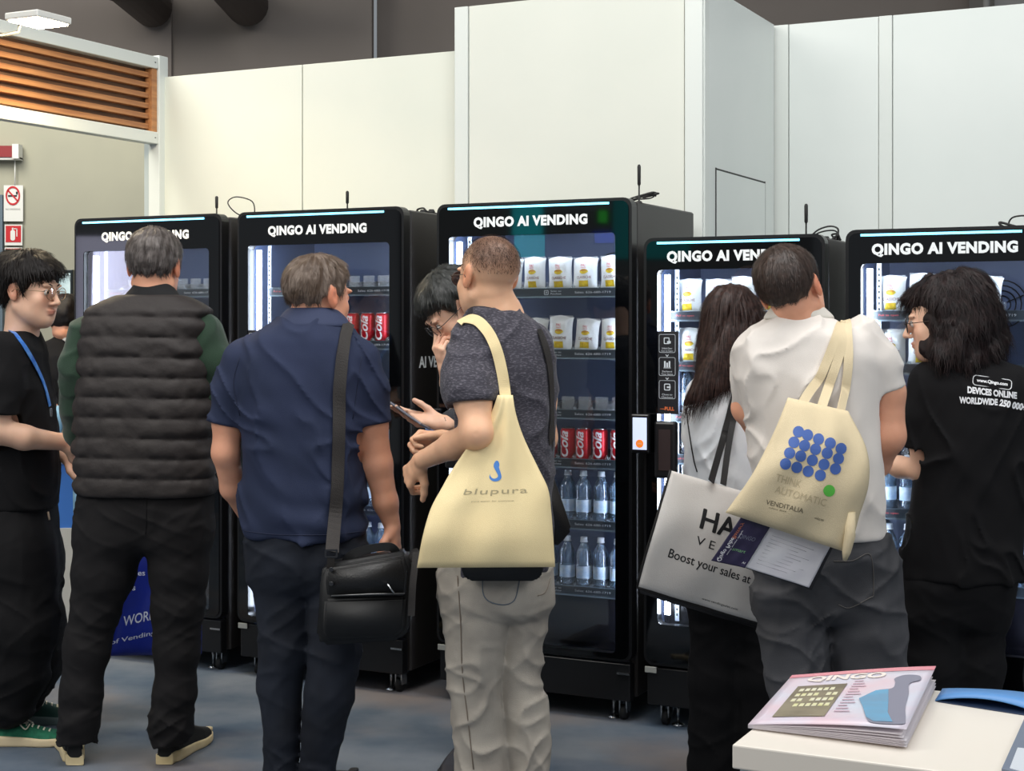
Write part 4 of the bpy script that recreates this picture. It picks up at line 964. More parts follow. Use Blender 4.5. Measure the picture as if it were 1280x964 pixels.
def face_bits(s, brow, iris=(40, 26, 20)):
    for sx in (-1, 1):
        bm = bmesh.new(); bmesh.ops.create_uvsphere(bm, u_segments=14, v_segments=10, radius=0.0118*s.hs, matrix=Matrix.Translation(Vector(s.hw((sx*0.031, 0.0842, 0.007)))))
        for f in bm.faces: f.smooth = True
        o = from_bm('eye', bm, mat('eye white', (224, 218, 212), 0.2), s.t)
        bm = bmesh.new(); c = s.hw((sx*0.031+0.001, 0.0925, 0.007)); bmesh.ops.create_uvsphere(bm, u_segments=12, v_segments=8, radius=0.0055*s.hs, matrix=Matrix.Translation(Vector(c)))
        from_bm('iris', bm, mat('iris dark', iris, 0.15), o)
    for sx in (-1, 1):
        bm = bmesh.new()
        P = [s.hw((sx*(0.014+0.034*t), 0.0965-0.016*t*t, 0.029+0.006*math.sin(PI*min(1, t*1.1))-0.002*t)) for t in (0, 0.25, 0.5, 0.75, 1)]
        tube(bm, P, [0.0018, 0.0032, 0.0032, 0.0024, 0.001], 6); from_bm('eyebrow', bm, brow, s.t)
    for sx in (-1, 1):
        bm = bmesh.new()
        P = [s.hw((sx*(0.020+0.024*t), 0.0985-0.007*abs(t-0.4)*2-0.004*t, 0.0105+0.004*math.sin(PI*t))) for t in (0, 0.25, 0.5, 0.75, 1)]
        tube(bm, P, 0.0012, 5); from_bm('eyelid', bm, brow, s.t)
def shoe(s, x, y, dY, yaw, um, sm_, Ls=0.28, hgt=0.085, laces=None, name='shoe', accent=None, label=None, heelpad=True):
    """x,y: picture point of the heel on the ground"""
    g = s.p(x, y, dY); g[2] = 0; a = math.radians(yaw); fx = np.array((math.sin(a), math.cos(a), 0)); rx = np.array((math.cos(a), -math.sin(a), 0))
    def W(u, v, z): return g+rx*u+fx*v+np.array((0, 0, z))
    lo = np.min([W(u, v, 0) for u in (-0.07, 0.07) for v in (-0.03, Ls+0.02)], 0); hi = np.max([W(u, v, 0.15) for u in (-0.07, 0.07) for v in (-0.03, Ls+0.02)], 0)
    def loc(x_, y_, z_): dx = x_-g[0]; dy = y_-g[1]; return dx*rx[0]+dy*rx[1], dx*fx[0]+dy*fx[1], z_
    vs = np.array([-0.012, 0.0, 0.06, 0.12, 0.19, 0.25, 0.285, 0.295])*Ls/0.285; ws = np.array([0.026, 0.034, 0.037, 0.038, 0.050, 0.047, 0.032, 0.012])
    def outl(u, v): return np.abs(u)-np.interp(v, vs, ws)
    def sole(x_, y_, z_):
        u, v, z = loc(x_, y_, z_); top = 0.040-0.014*np.clip(v/Ls, 0, 1)+0.006*np.clip(v/Ls-0.75, 0, 1)*4; bot = 0.0+0.05*np.clip(v/Ls-0.8, 0, 1)
        return smax(smax(outl(u, v)-0.003, z-top, 0.008), bot-z, 0.006)
    def upper(x_, y_, z_):
        u, v, z = loc(x_, y_, z_); hz = np.interp(v, vs, np.array([hgt*0.9, hgt, hgt*0.95, hgt*1.0, hgt*0.72, hgt*0.55, hgt*0.4, 0.03]))
        sh = np.interp(z, [0.02, hgt], [1.0, 0.62]); d = np.abs(u)-np.interp(v, vs, ws)*sh
        d = smax(smax(d, z-hz, 0.02), 0.015-z, 0.004); return smax(d, -ell(u, v, z, (0, 0.06, hgt+0.01), (0.028, 0.045, 0.03)), 0.005)
    G = Grid(lo, hi, 0.004); G.add(upper, lo, hi); v, q = G.mesh(1); o = npmesh(name, v, q, um, s.t, label=label)
    G = Grid(lo, hi, 0.004); G.add(sole, lo, hi); v, q = G.mesh(1); npmesh('sole', v, q, sm_, o)
    if laces:
        bm = bmesh.new()
        for k in range(5):
            vv = 0.115+k*0.020; hz = float(np.interp(vv, vs, np.array([hgt*0.9, hgt, hgt*0.95, hgt, hgt*0.72, hgt*0.55, hgt*0.4, 0.03])))
            tube(bm, [W(-0.022, vv, hz-0.014), W(-0.01, vv+0.002, hz+0.001), W(0.01, vv+0.004, hz+0.001), W(0.022, vv+0.006, hz-0.014)], 0.0032, 6)
        for sg in (-1, 1): tube(bm, spl([W(0, 0.12, hgt), W(sg*0.03, 0.10, hgt+0.008), W(sg*0.045, 0.125, hgt-0.01), W(sg*0.01, 0.13, hgt-0.002)], 4), 0.0028, 5)
        from_bm('laces', bm, laces, o)
    if accent:
        bm = bmesh.new()
        P = [(-0.030, 0.055, 0.045), (-0.034, 0.02, 0.06), (-0.026, -0.002, hgt-0.012), (0, -0.016, hgt-0.008), (0.026, -0.002, hgt-0.012), (0.034, 0.02, 0.06), (0.030, 0.055, 0.045)]
        tube(bm, [W(*q) for q in spl(P, 4)], 0.006, 6); from_bm('heel_band', bm, accent, o)
    return o
def ribbon(name, pts, wid, m, parent, th=0.002, nrm=(0, -1, 0), res=8, label=None, normals=None):
    """flat strap along points; wid = width, faces nrm"""
    P = [np.array(p) for p in spl(pts, res)]; n = len(P); N_ = spl(normals, res) if normals else [nrm]*n
    v = []; f = []
    for i in range(n):
        t = P[min(i+1, n-1)]-P[max(i-1, 0)]; t /= np.linalg.norm(t)+1e-9; nn = np.array(N_[i], float); nn -= t*(nn @ t); nn /= np.linalg.norm(nn)+1e-9; b_ = np.cross(t, nn)
        w_ = wid[0]+(wid[1]-wid[0])*i/(n-1) if isinstance(wid, tuple) else wid
        for a, c in ((-1, -1), (1, -1), (1, 1), (-1, 1)): v.append(P[i]+b_*a*w_/2+nn*c*th/2)
    for i in range(n-1):
        for j in range(4): f.append((4*i+j, 4*i+(j+1) % 4, 4*i+4+(j+1) % 4, 4*i+4+j))
    f.append((3, 2, 1, 0)); f.append(tuple(4*(n-1)+j for j in range(4)))
    o = pyd(name, v, f, m, parent, label=label); return o
def hemcut(s, c, d, f=1.2, back=0.0):
    """flat garment end: cut away what lies past point c (x, y, dY, rpx) along the limb direction d"""
    q = np.array(s.c(*c)); d = np.array(d, float); d /= np.linalg.norm(d); r = q[3]*f; o = q[:3]+d*r*0.55
    def op(G):
        def fn(x, y, z): return smax(np.sqrt((x-o[0])**2+(y-o[1])**2+(z-o[2])**2)-r*1.05, -((x-q[0])*d[0]+(y-q[1])*d[1]+(z-q[2])*d[2]), 0.002)
        G.add(fn, o-r*1.1, o+r*1.1, 0.003, 's')
    return op
def both(*F):
    def g(G):
        for f in F: f(G)
    return g
class Sheet:
    """soft bag or paper: a patch given by its outline rows, front and back skins"""
    def __init__(s, rows, bulge=0.02, wr=0.003, seed=0, N=28, K=32, edge=0.002):
        # rows: list over v (top..bottom) of (left point, right point) in 3-D
        s.L = [np.array(r[0], float) for r in rows]; s.R = [np.array(r[1], float) for r in rows]; s.b = bulge; s.wr = wr; s.seed = seed; s.N = N; s.K = K; s.e = edge
        n = 8; s.Ls = np.array(spl(s.L, n)); s.Rs = np.array(spl(s.R, n)); s.m = len(s.Ls)-1
        a = s.Rs[s.m//2]-s.Ls[s.m//2]; c = s.Ls[-1]-s.Ls[0]; nn = np.cross(a, c); s.n = nn/np.linalg.norm(nn)
        if s.n[1] > 0: s.n = -s.n
    def at(s, u, v, side=1, off=0.0):
        q = min(max(v, 0), 1)*s.m; i = min(int(q), s.m-1); t = q-i; l = s.Ls[i]*(1-t)+s.Ls[i+1]*t; r = s.Rs[i]*(1-t)+s.Rs[i+1]*t
        p = l+(r-l)*u; b_ = s.b*(max(0, 4*u*(1-u))**0.5)*(max(0, math.sin(PI*min(max(v, 0), 1)))**0.4 if not s.open else 1)
        w_ = s.wr*(math.sin(u*7+v*3+s.seed)*math.sin(v*9+s.seed*2+u*2)+0.6*math.sin(u*17+v*4+s.seed))*(0.3+0.7*min(1, v*3))
        return p+s.n*(side*(b_+s.e)+w_+off)
    open = False
    def build(s, name, m, parent):
        N, K = s.N, s.K; v = []; f = []
        for sd in (1, -1):
            o = len(v)
            for j in range(K+1):
                for i in range(N+1): v.append(s.at(i/N, j/K, sd))
            for j in range(K):
                for i in range(N):
                    q = (o+j*(N+1)+i, o+j*(N+1)+i+1, o+(j+1)*(N+1)+i+1, o+(j+1)*(N+1)+i); f.append(q if sd == -1 else q[::-1])
        o1 = (N+1)*(K+1); B = [i for i in range(N+1)]+[j*(N+1)+N for j in range(1, K+1)]+[K*(N+1)+i for i in range(N-1, -1, -1)]+[j*(N+1) for j in range(K-1, 0, -1)]
        for i in range(len(B)): a, c = B[i], B[(i+1) % len(B)]; f.append((a, c, c+o1, a+o1))
        bm = bmesh.new(); me = bpy.data.meshes.new(name); me.from_pydata([tuple(p) for p in v], [], f); bm.from_mesh(me); bmesh.ops.recalc_face_normals(bm, faces=bm.faces); bm.to_mesh(me); bm.free()
        return link(name, me, m, parent, True)
    def text(s, name, txt, m, parent, u, v, size, du, dv, fit=None, **kw):
        """text centred on (u,v); du = metres -> u along the line direction (per metre), dv likewise"""
        V_, f = text_tris(txt, size, fit=fit, **kw)
        return pyd(name, [s.at(u+a*du[0]+b_*dv[0], v+a*du[1]+b_*dv[1], 1, 0.0008) for a, b_ in V_], f, m, parent)

# ================= people
HL_BUZZ = [(-0.12, -0.030), (-0.085, -0.028), (-0.05, -0.02), (-0.028, -0.0), (-0.024, 0.02), (0.0, 0.030), (0.012, 0.014), (0.026, 0.01), (0.040, 0.042), (0.06, 0.068), (0.085, 0.082), (0.12, 0.088)]
def on(s, x, y, off=0.004, last=None):
    """nearest point of the last made surface of person s met along the viewing line through picture point x,y"""
    if last is None: last = s.last
    if getattr(s, '_bv', (None,))[0] is not last: s._bv = (last, BVHTree.FromPolygons([tuple(p) for p in last[0]], [tuple(int(i) for i in q) for q in last[1]]))
    o = Vector((-s.X, -s.Y, CH)); d = Vector(at(x, y, 1.0))-Vector((0, 0, CH)); d.normalize(); h = s._bv[1].ray_cast(o, d)
    if h[0] is None:
        h = s._bv[1].find_nearest(Vector(s.p(x, y, 0)))
    n = h[1] if h[1].dot(d) < 0 else -h[1]
    return np.array(h[0]+n*off), np.array(n)
def line_on(s, name, pts, r, m, parent, off=0.0005, n=5, closed=False, last=None):
    bm = bmesh.new(); P = spl(pts, n); tube(bm, [on(s, a, b_, off, last)[0] for a, b_ in P], r, 5, closed); return from_bm(name, bm, m, parent)
def strap_on(s, name, pts, wid, m, parent=None, off=0.004, n=5, th=0.002, label=None, extra_pre=(), extra_post=(), wpos=True):
    P = []; N_ = []
    for a, b_ in spl(pts, n):
        p, q = on(s, a, b_, off); P.append(p); N_.append(q)
    W_ = np.array((s.X, s.Y, 0)) if wpos else 0
    P = [np.array(q)-(0 if wpos else 0) for q in P]
    P = [np.array(q) for q in extra_pre]+[p+W_ for p in P]+[np.array(q) for q in extra_post]
    N_ = [N_[0]]*len(extra_pre)+N_+[N_[-1]]*len(extra_post)
    Ns = np.array(N_); 
    for _ in range(3): Ns[1:-1] = (Ns[:-2]+Ns[1:-1]+Ns[2:])/3
    Ps = np.array(P)
    for _ in range(2): Ps[1:-1] = (Ps[:-2]+2*Ps[1:-1]+Ps[2:])/4
    return ribbon(name, list(Ps), wid, m, parent, th=th, normals=list(Ns), res=2, label=label)
def text_on(s, name, txt, m, parent, cx, cy, ex, ey, size, fit=None, off=0.0015, last=None, **kw):
    v, f = text_tris(txt, size, fit=fit, **kw); ex = np.array(ex, float); ex /= np.linalg.norm(ex); ey = np.array(ey, float); ey /= np.linalg.norm(ey)
    return pyd(name, [on(s, cx+a*ex[0]+b_*ey[0], cy+a*ex[1]+b_*ey[1], off, last)[0] for a, b_ in v], f, m, parent)
SK_L = skinmat('skin fair warm', (244, 192, 156)); SK_P = skinmat('skin light warm', (240, 194, 166)); SK_M = skinmat('skin rosy', (238, 174, 142))
black_tee = mat('black cotton', (15, 14, 16), 0.9, bump=0.15, bs=700, spec=0.25); black_tr = mat('black trouser cloth', (14, 13, 15), 0.85, bump=0.1, bs=500, spec=0.25)
blackhair = mat('black hair', (18, 14, 13), 0.6, spec=0.3, col2=(30, 24, 22), ns=120)
steel = mat('thin steel wire', (150, 146, 140), 0.3, metal=0.8)

# ---- P1: man with glasses and blue lanyard, facing right
s = Person(25, 5.5, 'man in black t-shirt with glasses and blue lanyard, facing right at the left edge')
s.head(37, 365, -0.02, 108, 6, 0, 1.06)
near = [(4, 442, -0.16, 22), (-2, 500, -0.20, 19), (-9, 537, -0.21, 17), (30, 547, -0.17, 14.5), (80, 553, -0.06, 10)]
far = [(40, 445, 0.16, 20), (38, 520, 0.2, 16), (40, 555, 0.2, 14), (80, 568, 0.08, 10)]
s.body(SK_P, torso=[(425, 8, 50, .07, 0), (455, -15, 56, .17, 0), (540, -20, 62, .16, 0), (640, -25, 64, .15, 0)], limbs=[near, far], neck=(26, 425, 0, 21),
       hands=[dict(w=s.p(82, 553, -0.06), f=(1, 0.25, -0.35), n=(0, 1, -0.2), side=-1, curl=(0.3, 0.4, 0.5, 0.5)), dict(w=s.p(82, 568, 0.08), f=(1, -0.1, -0.3), n=(0, -1, 0), side=1, curl=(0.4, 0.5, 0.5, 0.6))])
s.cloth('trousers', black_tr, rows=[(628, -28, 66, .17, 0), (660, -32, 68, .18, 0), (710, -28, 72, .17, 0), (745, -24, 76, .14, 0)],
        chains=[[(18, 700, -.08, 46), (24, 780, -.1, 44), (20, 840, -.1, 36), (10, 880, -.1, 30)], [(36, 700, .1, 38), (40, 780, .12, 36), (38, 830, .12, 36), (24, 868, .14, 30)]],
        disp=legfolds(0.012, 14, 1), k=0.05, h=0.007)
s.cloth('t_shirt', black_tee, rows=[(412, 14, 46, .055, 0), (424, -6, 50, .11, 0), (438, -20, 54, .18, 0), (470, -26, 58, .19, 0), (520, -27, 66, .175, 0), (580, -30, 70, .175, 0), (635, -32, 70, .18, 0)],
        chains=[[(5, 440, -.15, 25), (1, 480, -.18, 25), (-3, 524, -.205, 24)], [(38, 445, .15, 22), (38, 520, .2, 20)]], disp=folds(0.010, (8, 8, 5), 1), late=both(lambda G: G.ball(s.p(30, 404, 0), (0.075, 0.07, 0.04), 0.004, 's'), hemcut(s, (-2, 517, -.203, 24), (-0.1, 0, -1))), cuts=[(s.p(0, 518, 0), (0.0, 0, -1))] if False else ())
tee = s.last
strap_on(s, 'lanyard', [(2, 399), (18, 418), (35, 442), (53, 478), (61, 508)], 0.020, mat('lanyard blue', (36, 104, 196), 0.45, col2=(90, 150, 220), ns=40), s.t, wpos=False, off=0.005, label='bright blue lanyard')
bm = bmesh.new(); c = on(s, 62, 514)[0]; bx(bm, c[0]-0.006, c[0]+0.006, c[1]-0.004, c[1]+0.004, c[2]-0.022, c[2]+0.01, 0.002); from_bm('lanyard_clip', bm, chrome, s.t)
bm = bmesh.new(); P = [s.p(60, 640, -0.08), s.p(62, 650, -0.09)]; tube(bm, P, 0.004, 5); from_bm('cord_tip', bm, mat('cord beige', (150, 130, 110), 0.6), s.t)
def th1(a, b_, c): return 0.020+0.012*sstep(0.0, 0.08, c)+0.006*sstep(-0.02, -0.1, b_)
s.hair(blackhair, 0.022, th1, (10, 0.010), line=[(-0.12, -0.085), (-0.06, -0.07), (-0.034, -0.035), (-0.022, 0.008), (0.0, 0.030), (0.012, 0.012), (0.024, -0.006), (0.036, 0.006), (0.05, 0.034), (0.085, 0.046), (0.12, 0.05)], strands=2600, slen=0.034, down=0.5, seed=3, sw=0.0016)
face_bits(s, blackhair); glasses(s, mat('thin gold wire', (180, 150, 120), 0.3, metal=0.9), size=(0.023, 0.021))
grs = mat('green suede', (30, 116, 84), 0.8, col2=(24, 96, 70), ns=60); crm = mat('cream sole', (226, 206, 168), 0.6); lac = mat('laces cream', (232, 222, 200), 0.7)
shoe(s, -8, 920, -0.09, 88, grs, crm, Ls=0.265, hgt=0.075, laces=lac, label='green suede sneaker')
shoe(s, 10, 890, 0.18, 80, mat('dark green suede', (24, 62, 56), 0.8), mat('grey sole', (96, 112, 112), 0.6), Ls=0.265, hgt=0.085, laces=lac, label='darker green sneaker set further back')

# ---- P2: grey haired man in quilted vest
s = Person(183, 5.17, 'grey haired man in dark quilted vest over green sleeves, seen from behind')
s.head(193, 335, 0.02, 3, 8, 2, 1.04)
s.body(SK_M, torso=[(392, 120, 250, .08, 0), (440, 110, 255, .12, 0), (620, 104, 262, .13, 0)], limbs=[[(112, 415, 0, 20), (99, 500, .035, 14), (106, 548, .2, 11)], [(256, 415, 0, 20), (270, 495, .035, 14), (258, 545, .2, 11)]], neck=(190, 385, 0, 27),
       hands=[dict(w=s.p(100, 552, .22), f=(0.6, 0.8, 0.0), n=(1, 0, 0.3), side=1), dict(w=s.p(258, 548, .22), f=(-0.6, 0.8, 0.0), n=(-1, 0, 0.3), side=-1)])
grn_k = mat('bottle green knit', (32, 60, 40), 0.85, col2=(27, 52, 35), ns=14, bump=0.2, bs=300, sheen=0.2)
s.cloth('sweater', grn_k, rows=[(384, 130, 246, .08, 0), (396, 112, 262, .10, 0), (430, 108, 260, .12, 0), (600, 106, 260, .12, 0)],
        chains=[[(110, 420, 0, 26), (101, 460, 0, 25), (97, 505, 0.03, 21), (100, 540, .12, 20), (108, 552, .2, 17)], [(254, 418, 0, 27), (268, 455, 0, 25), (272, 498, 0.03, 21), (262, 530, .12, 20), (256, 545, .2, 17)]], disp=folds(0.009, (10, 10, 14), 3))
vm = mat('charcoal quilted nylon', (44, 39, 38), 0.65, col2=(50, 45, 43), ns=6, bump=0.2, bs=45, spec=0.35)
z0 = 1.5-17/367.0
def baffle(x, y, z):
    zz = z+0.010*np.abs(x)**1.5*2+0.003*np.sin(x*9); ph = (zz-z0)/0.0672; f = np.abs(np.sin(PI*ph)); wr = noise(x*34+9, y*34+9, z*16+9)
    edge = sstep(0.0, 0.012, z-(1.5-212/367.0)); up = sstep(1.565, 1.54, z)
    w2 = noise(x*16+z*9+5, y*11+5, z*20+5)
    return (0.0080*f**0.5-0.004-0.004*(1-f)**1.5*(wr-0.3)*3+0.010*(w2-0.5)*f+0.004*(noise(x*45+3, y*30, z*45+8)-0.5))*up*(0.4+0.6*edge)
s.cloth('vest', vm, rows=[(369, 150, 228, .080, 0), (375, 130, 248, .095, 0), (384, 112, 262, .112, 0), (396, 104, 264, .125, 0), (425, 102, 262, .14, 0), (470, 100, 266, .15, 0), (530, 95, 270, .155, 0), (590, 96, 270, .155, 0), (618, 99, 268, .15, 0)],
        disp=baffle, h=0.0055, n=2.7, label='charcoal quilted vest', band=0.016, late=lambda G: G.ball(s.p(192, 350, 0.005), (0.066, 0.064, 0.05), 0.003, 's'))
s.cloth('vest_collar', mat('black rib knit', (22, 22, 24), 0.9, bump=0.2, bs=300), rows=[(354, 170, 213, .062, 0.005), (362, 163, 219, .072, 0), (378, 148, 232, .084, 0)], n=2.1, h=0.0045, late=lambda G: G.ball(s.p(191, 350, 0.005), (0.056, 0.054, 0.035), 0.003, 's'))
s.cloth('trousers', mat('black chino cloth', (22, 20, 21), 0.85, col2=(26, 24, 25), ns=8, bump=0.08, bs=500, spec=0.3), rows=[(606, 102, 264, .125, 0), (640, 99, 263, .135, 0), (690, 100, 258, .10, 0)],
        chains=[[(140, 665, 0, 43), (130, 715, 0, 37), (120, 759, 0, 29), (108, 811, 0, 27), (101, 864, 0, 24.5), (98, 902, 0, 22.5), (95, 930, 0, 23)], [(222, 665, 0, 40), (223, 713, 0, 35), (222, 759, 0, 31), (221, 811, 0, 27), (219, 864, 0, 25), (213, 900, 0, 25), (213, 931, 0, 23)]],
        disp=legfolds(0.009, 17, 2, [(0.5, 0.1, 0.5), (0.12, 0.10, 1.0), (0.85, 0.08, 0.5)]), k=0.03, cuts=[(s.p(150, 929, 0), (0, 0, -1))])
tr = s.last
line_on(s, 'seat_seam', [(183, 620), (183, 650), (182, 668)], 0.0015, black_tr, s.t)
cream2 = mat('cream foam sole', (232, 212, 170), 0.55, col2=(222, 200, 150), ns=20); bsu = mat('black shoe suede', (28, 27, 26), 0.8)
shoe(s, 92, 952, 0.035, -20, bsu, cream2, Ls=0.285, hgt=0.10, accent=mat('mint heel band', (206, 222, 206), 0.5), label='black sneaker with pale mint heel')
shoe(s, 213, 952, 0.035, 12, bsu, cream2, Ls=0.285, hgt=0.10, label='black sneaker with cream sole')
gh = mat('salt and pepper hair', (74, 66, 62), 0.5, col2=(128, 120, 116), ns=30, thr=(0.38, 0.7), det=8)
s.hair(gh, 0.045, lambda a, b_, c: 0.010+0.006*sstep(0, .09, c), (40, 0.006), strands=3200, slen=0.018, down=0.5, seed=5, sw=0.0012)
t_ = s
# ---- P3: man in navy polo
s = Person(382, 4.7, 'broad man in navy polo shirt with a black bag strap down his back')
s.head(397, 371, 0.02, 42, 4, 4, 1.04)
LA = [(296, 462, 0, 26), (285, 525, 0, 19), (282, 566, 0, 16.5), (291, 610, .06, 15), (306, 640, .14, 11)]
RA = [(455, 460, 0, 26), (464, 530, 0, 20), (472, 580, 0.01, 18), (482, 628, 0.02, 15), (490, 657, 0.03, 10.5)]
s.body(SK_M, torso=[(418, 320, 445, .08, 0), (460, 300, 460, .12, 0), (660, 314, 450, .12, 0)], limbs=[LA, RA], neck=(385, 408, 0, 32),
       hands=[dict(w=s.p(491, 658, .03), f=(0.12, 0.05, -1), n=(-1, 0.2, 0), side=-1, curl=(0.7, 0.8, 0.9, 1.0)), dict(w=s.p(310, 645, .16), f=(0.6, 0.4, -0.7), n=(0.6, 0.5, 0), side=1)])
nav = mat('navy pique', (42, 50, 76), 0.85, col2=(37, 45, 68), ns=6, bump=0.2, bs=600, spec=0.3)
s.cloth('jeans', mat('indigo black denim', (22, 25, 33), 0.8, spec=0.3, col2=(34, 39, 50), ns=5, bump=0.15, bs=500), rows=[(662, 308, 457, .125, 0), (700, 310, 458, .135, 0), (745, 322, 456, .10, 0)],
        chains=[[(352, 715, 0, 39), (358, 760, 0, 35), (356, 812, 0, 33), (350, 856, 0, 28), (353, 918, 0, 23), (352, 962, .01, 21), (352, 1000, .02, 21)], [(418, 715, -.02, 38), (420, 760, -.03, 35), (418, 812, -.04, 32), (411, 865, -.04, 31), (403, 918, -.03, 26), (397, 962, -.02, 22), (394, 1000, -.01, 22)]],
        disp=legfolds(0.009, 12, 4, [(0.52, 0.14, 0.9), (0.12, 0.12, 0.8), (0.80, 0.08, 0.6)]), k=0.008)
shoe(s, 350, 1010, 0.0, -10, bsu, mat('dark sole', (40, 40, 42), 0.7)); shoe(s, 396, 1010, 0.0, 15, bsu, mat('dark sole', (0, 0, 0)))
def polo_f(x, y, z):
    w1 = noise(x*5+3, y*5+3, z*5+3); return folds(0.012, (11, 8, 4), 5, 0.9)(x+0.35*z, y, z)+0.004*np.sin(z*38+9*w1+x*10)*sstep(1.05, 0.95, z)*1.3
s.cloth('polo_shirt', nav, rows=[(398, 352, 424, .085, 0.01), (410, 330, 440, .10, 0.005), (424, 306, 452, .118, 0), (446, 292, 464, .13, 0), (480, 290, 466, .14, 0), (530, 300, 460, .14, 0), (575, 303, 454, .14, 0), (630, 302, 458, .14, 0), (670, 304, 460, .142, 0)],
        chains=[[(305, 452, 0, 29), (294, 488, 0, 27), (284, 536, 0, 25)], [(450, 450, 0, 27), (457, 490, 0, 26.5), (462, 538, 0, 26)]], disp=polo_f, late=both(hemcut(s, (284, 531, 0, 25), (-0.2, 0, -1)), hemcut(s, (463, 531, 0, 26), (0.15, 0, -1))), h=0.0055, label='navy polo shirt')
polo = s.last
line_on(s, 'hem_stitch', [(306, 664), (340, 668), (380, 669), (420, 668), (456, 664)], 0.0014, mat('navy thread', (24, 32, 58), 0.8), s.t)
for L_ in ([(300, 446), (292, 480), (300, 520)], [(452, 446), (447, 480), (441, 524)]): line_on(s, 'sleeve_seam', L_, 0.0012, mat('navy thread', (0, 0, 0)), s.t)
s.cloth('collar', mat('navy rib collar', (46, 55, 84), 0.8, bump=0.15, bs=400), rows=[(384, 362, 420, .074, 0.012), (394, 351, 430, .088, 0.01), (410, 340, 442, .102, 0.006)], n=2.1, h=0.0045, late=lambda G: (G.ball(s.p(392, 378, 0.02), (0.066, 0.066, 0.03), 0.003, 's')))
bh = mat('light brown greying hair', (92, 74, 60), 0.5, col2=(132, 116, 104), ns=24, thr=(0.4, 0.7), det=8)
s.hair(bh, 0.05, lambda a, b_, c: 0.008+0.012*sstep(0.02, .09, c)*sstep(-0.06, 0.06, b_), (40, 0.006), strands=3200, slen=0.017, down=0.5, seed=8, sw=0.0011)
P3 = s
# laptop bag with its strap
nyl = mat('black ballistic nylon', (20, 20, 21), 0.5, bump=0.2, bs=500); nylg = mat('strap webbing', (44, 40, 38), 0.65, bump=0.3, bs=350)
bagy = 4.46; o = at(458, 750, bagy)
b = thing('shoulder_bag', 'black laptop shoulder bag hanging behind the navy polo man', 'bag', (float(o[0]), bagy, float(o[2])-0.11), 0.0)
W2 = np.array(b.location)
def bp(x, y, dY=0): q = at(x, y, bagy+dY); return q-W2
def slab(name, pts, y0, y1, m, parent, bev=0.012):
    bm = bmesh.new(); P = [bp(x, y) for x, y in pts]; prism(bm, [(p[0], p[2]) for p in P][::-1], y0, y1); bmesh.ops.bevel(bm, geom=list(bm.edges), offset=bev, segments=3, affect='EDGES'); return from_bm(name, bm, m, parent, True)
slab('bag_body', [(404, 706), (508, 689), (516, 712), (512, 786), (500, 800), (404, 806), (396, 796), (401, 730)], -0.02, 0.085, nyl, b)
slab('front_flap', [(411, 708), (505, 694), (510, 716), (508, 742), (412, 744), (409, 730)], -0.045, -0.015, mat('black soft grain', (26, 25, 25), 0.42, bump=0.15, bs=200), b, 0.008)
slab('front_pocket', [(408, 746), (508, 744), (506, 784), (496, 794), (410, 796), (404, 786)], -0.042, -0.012, nyl, b, 0.008)
bm = bmesh.new(); tube(bm, [bp(414, 745, -.046), bp(460, 743, -.048), bp(506, 742, -.046)], 0.0025, 6); from_bm('zipper', bm, mat('zip silver grey', (120, 120, 120), 0.3, metal=0.8), b)
bm = bmesh.new(); tube(bm, [bp(484, 730, -.05), bp(490, 738, -.053), bp(493, 742, -.05)], 0.003, 6); from_bm('zip_pull', bm, chrome, b)
ribbon('carry_handle', [bp(430, 705, .03), bp(440, 693, .02), bp(462, 686, .02), bp(488, 684, .02), bp(498, 694, .03)], 0.024, nyl, b, th=0.008, nrm=(0, -1, 0))
bm = bmesh.new(); ring_prism(bm, [(p[0], p[1]) for p in rr(-0.019, 0.019, -0.012, 0.012, 0.004, 3)], [(p[0], p[1]) for p in rr(-0.014, 0.014, -0.007, 0.007, 0.003, 3)], -0.003, 0.003)
q = bp(414, 692, -.02); bmesh.ops.translate(bm, vec=q, verts=bm.verts); from_bm('strap_buckle', bm, mat('gunmetal', (90, 90, 92), 0.3, metal=1.0), b)
ribbon('strap_tab', [bp(414, 696, -.02), bp(413, 712, -.01), bp(412, 726, -.0)], 0.022, nylg, b, th=0.004)
for (x, y) in ((414, 712), (414, 730)):
    bm = bmesh.new(); q = bp(x, y, -.048); lathe(bm, [(0.006, -0.002), (0.007, 0), (0.006, 0.002)], 12); bmesh.ops.rotate(bm, matrix=Matrix.Rotation(PI/2, 3, 'X'), verts=bm.verts); bmesh.ops.translate(bm, vec=q, verts=bm.verts); from_bm('bag_ring', bm, mat('gunmetal', (0, 0, 0)), b)
s.last = polo
st = strap_on(s, 'shoulder_strap', [(436, 404), (433, 412), (430, 424), (427, 450), (424, 490), (423, 540), (421, 600), (418, 650)], (0.036, 0.040), nylg, None, off=0.007, th=0.0035, extra_post=[at(416, 672, 4.50), at(415, 690, 4.455)])
st.parent = b; st.matrix_parent_inverse = Matrix.Translation(-b.location)
ribbon('side_strap', [bp(505, 700, .03), bp(512, 700, .0), bp(520, 690, .0), bp(516, 730, -.03), bp(514, 770, -.03)], 0.02, nylg, b, th=0.003)

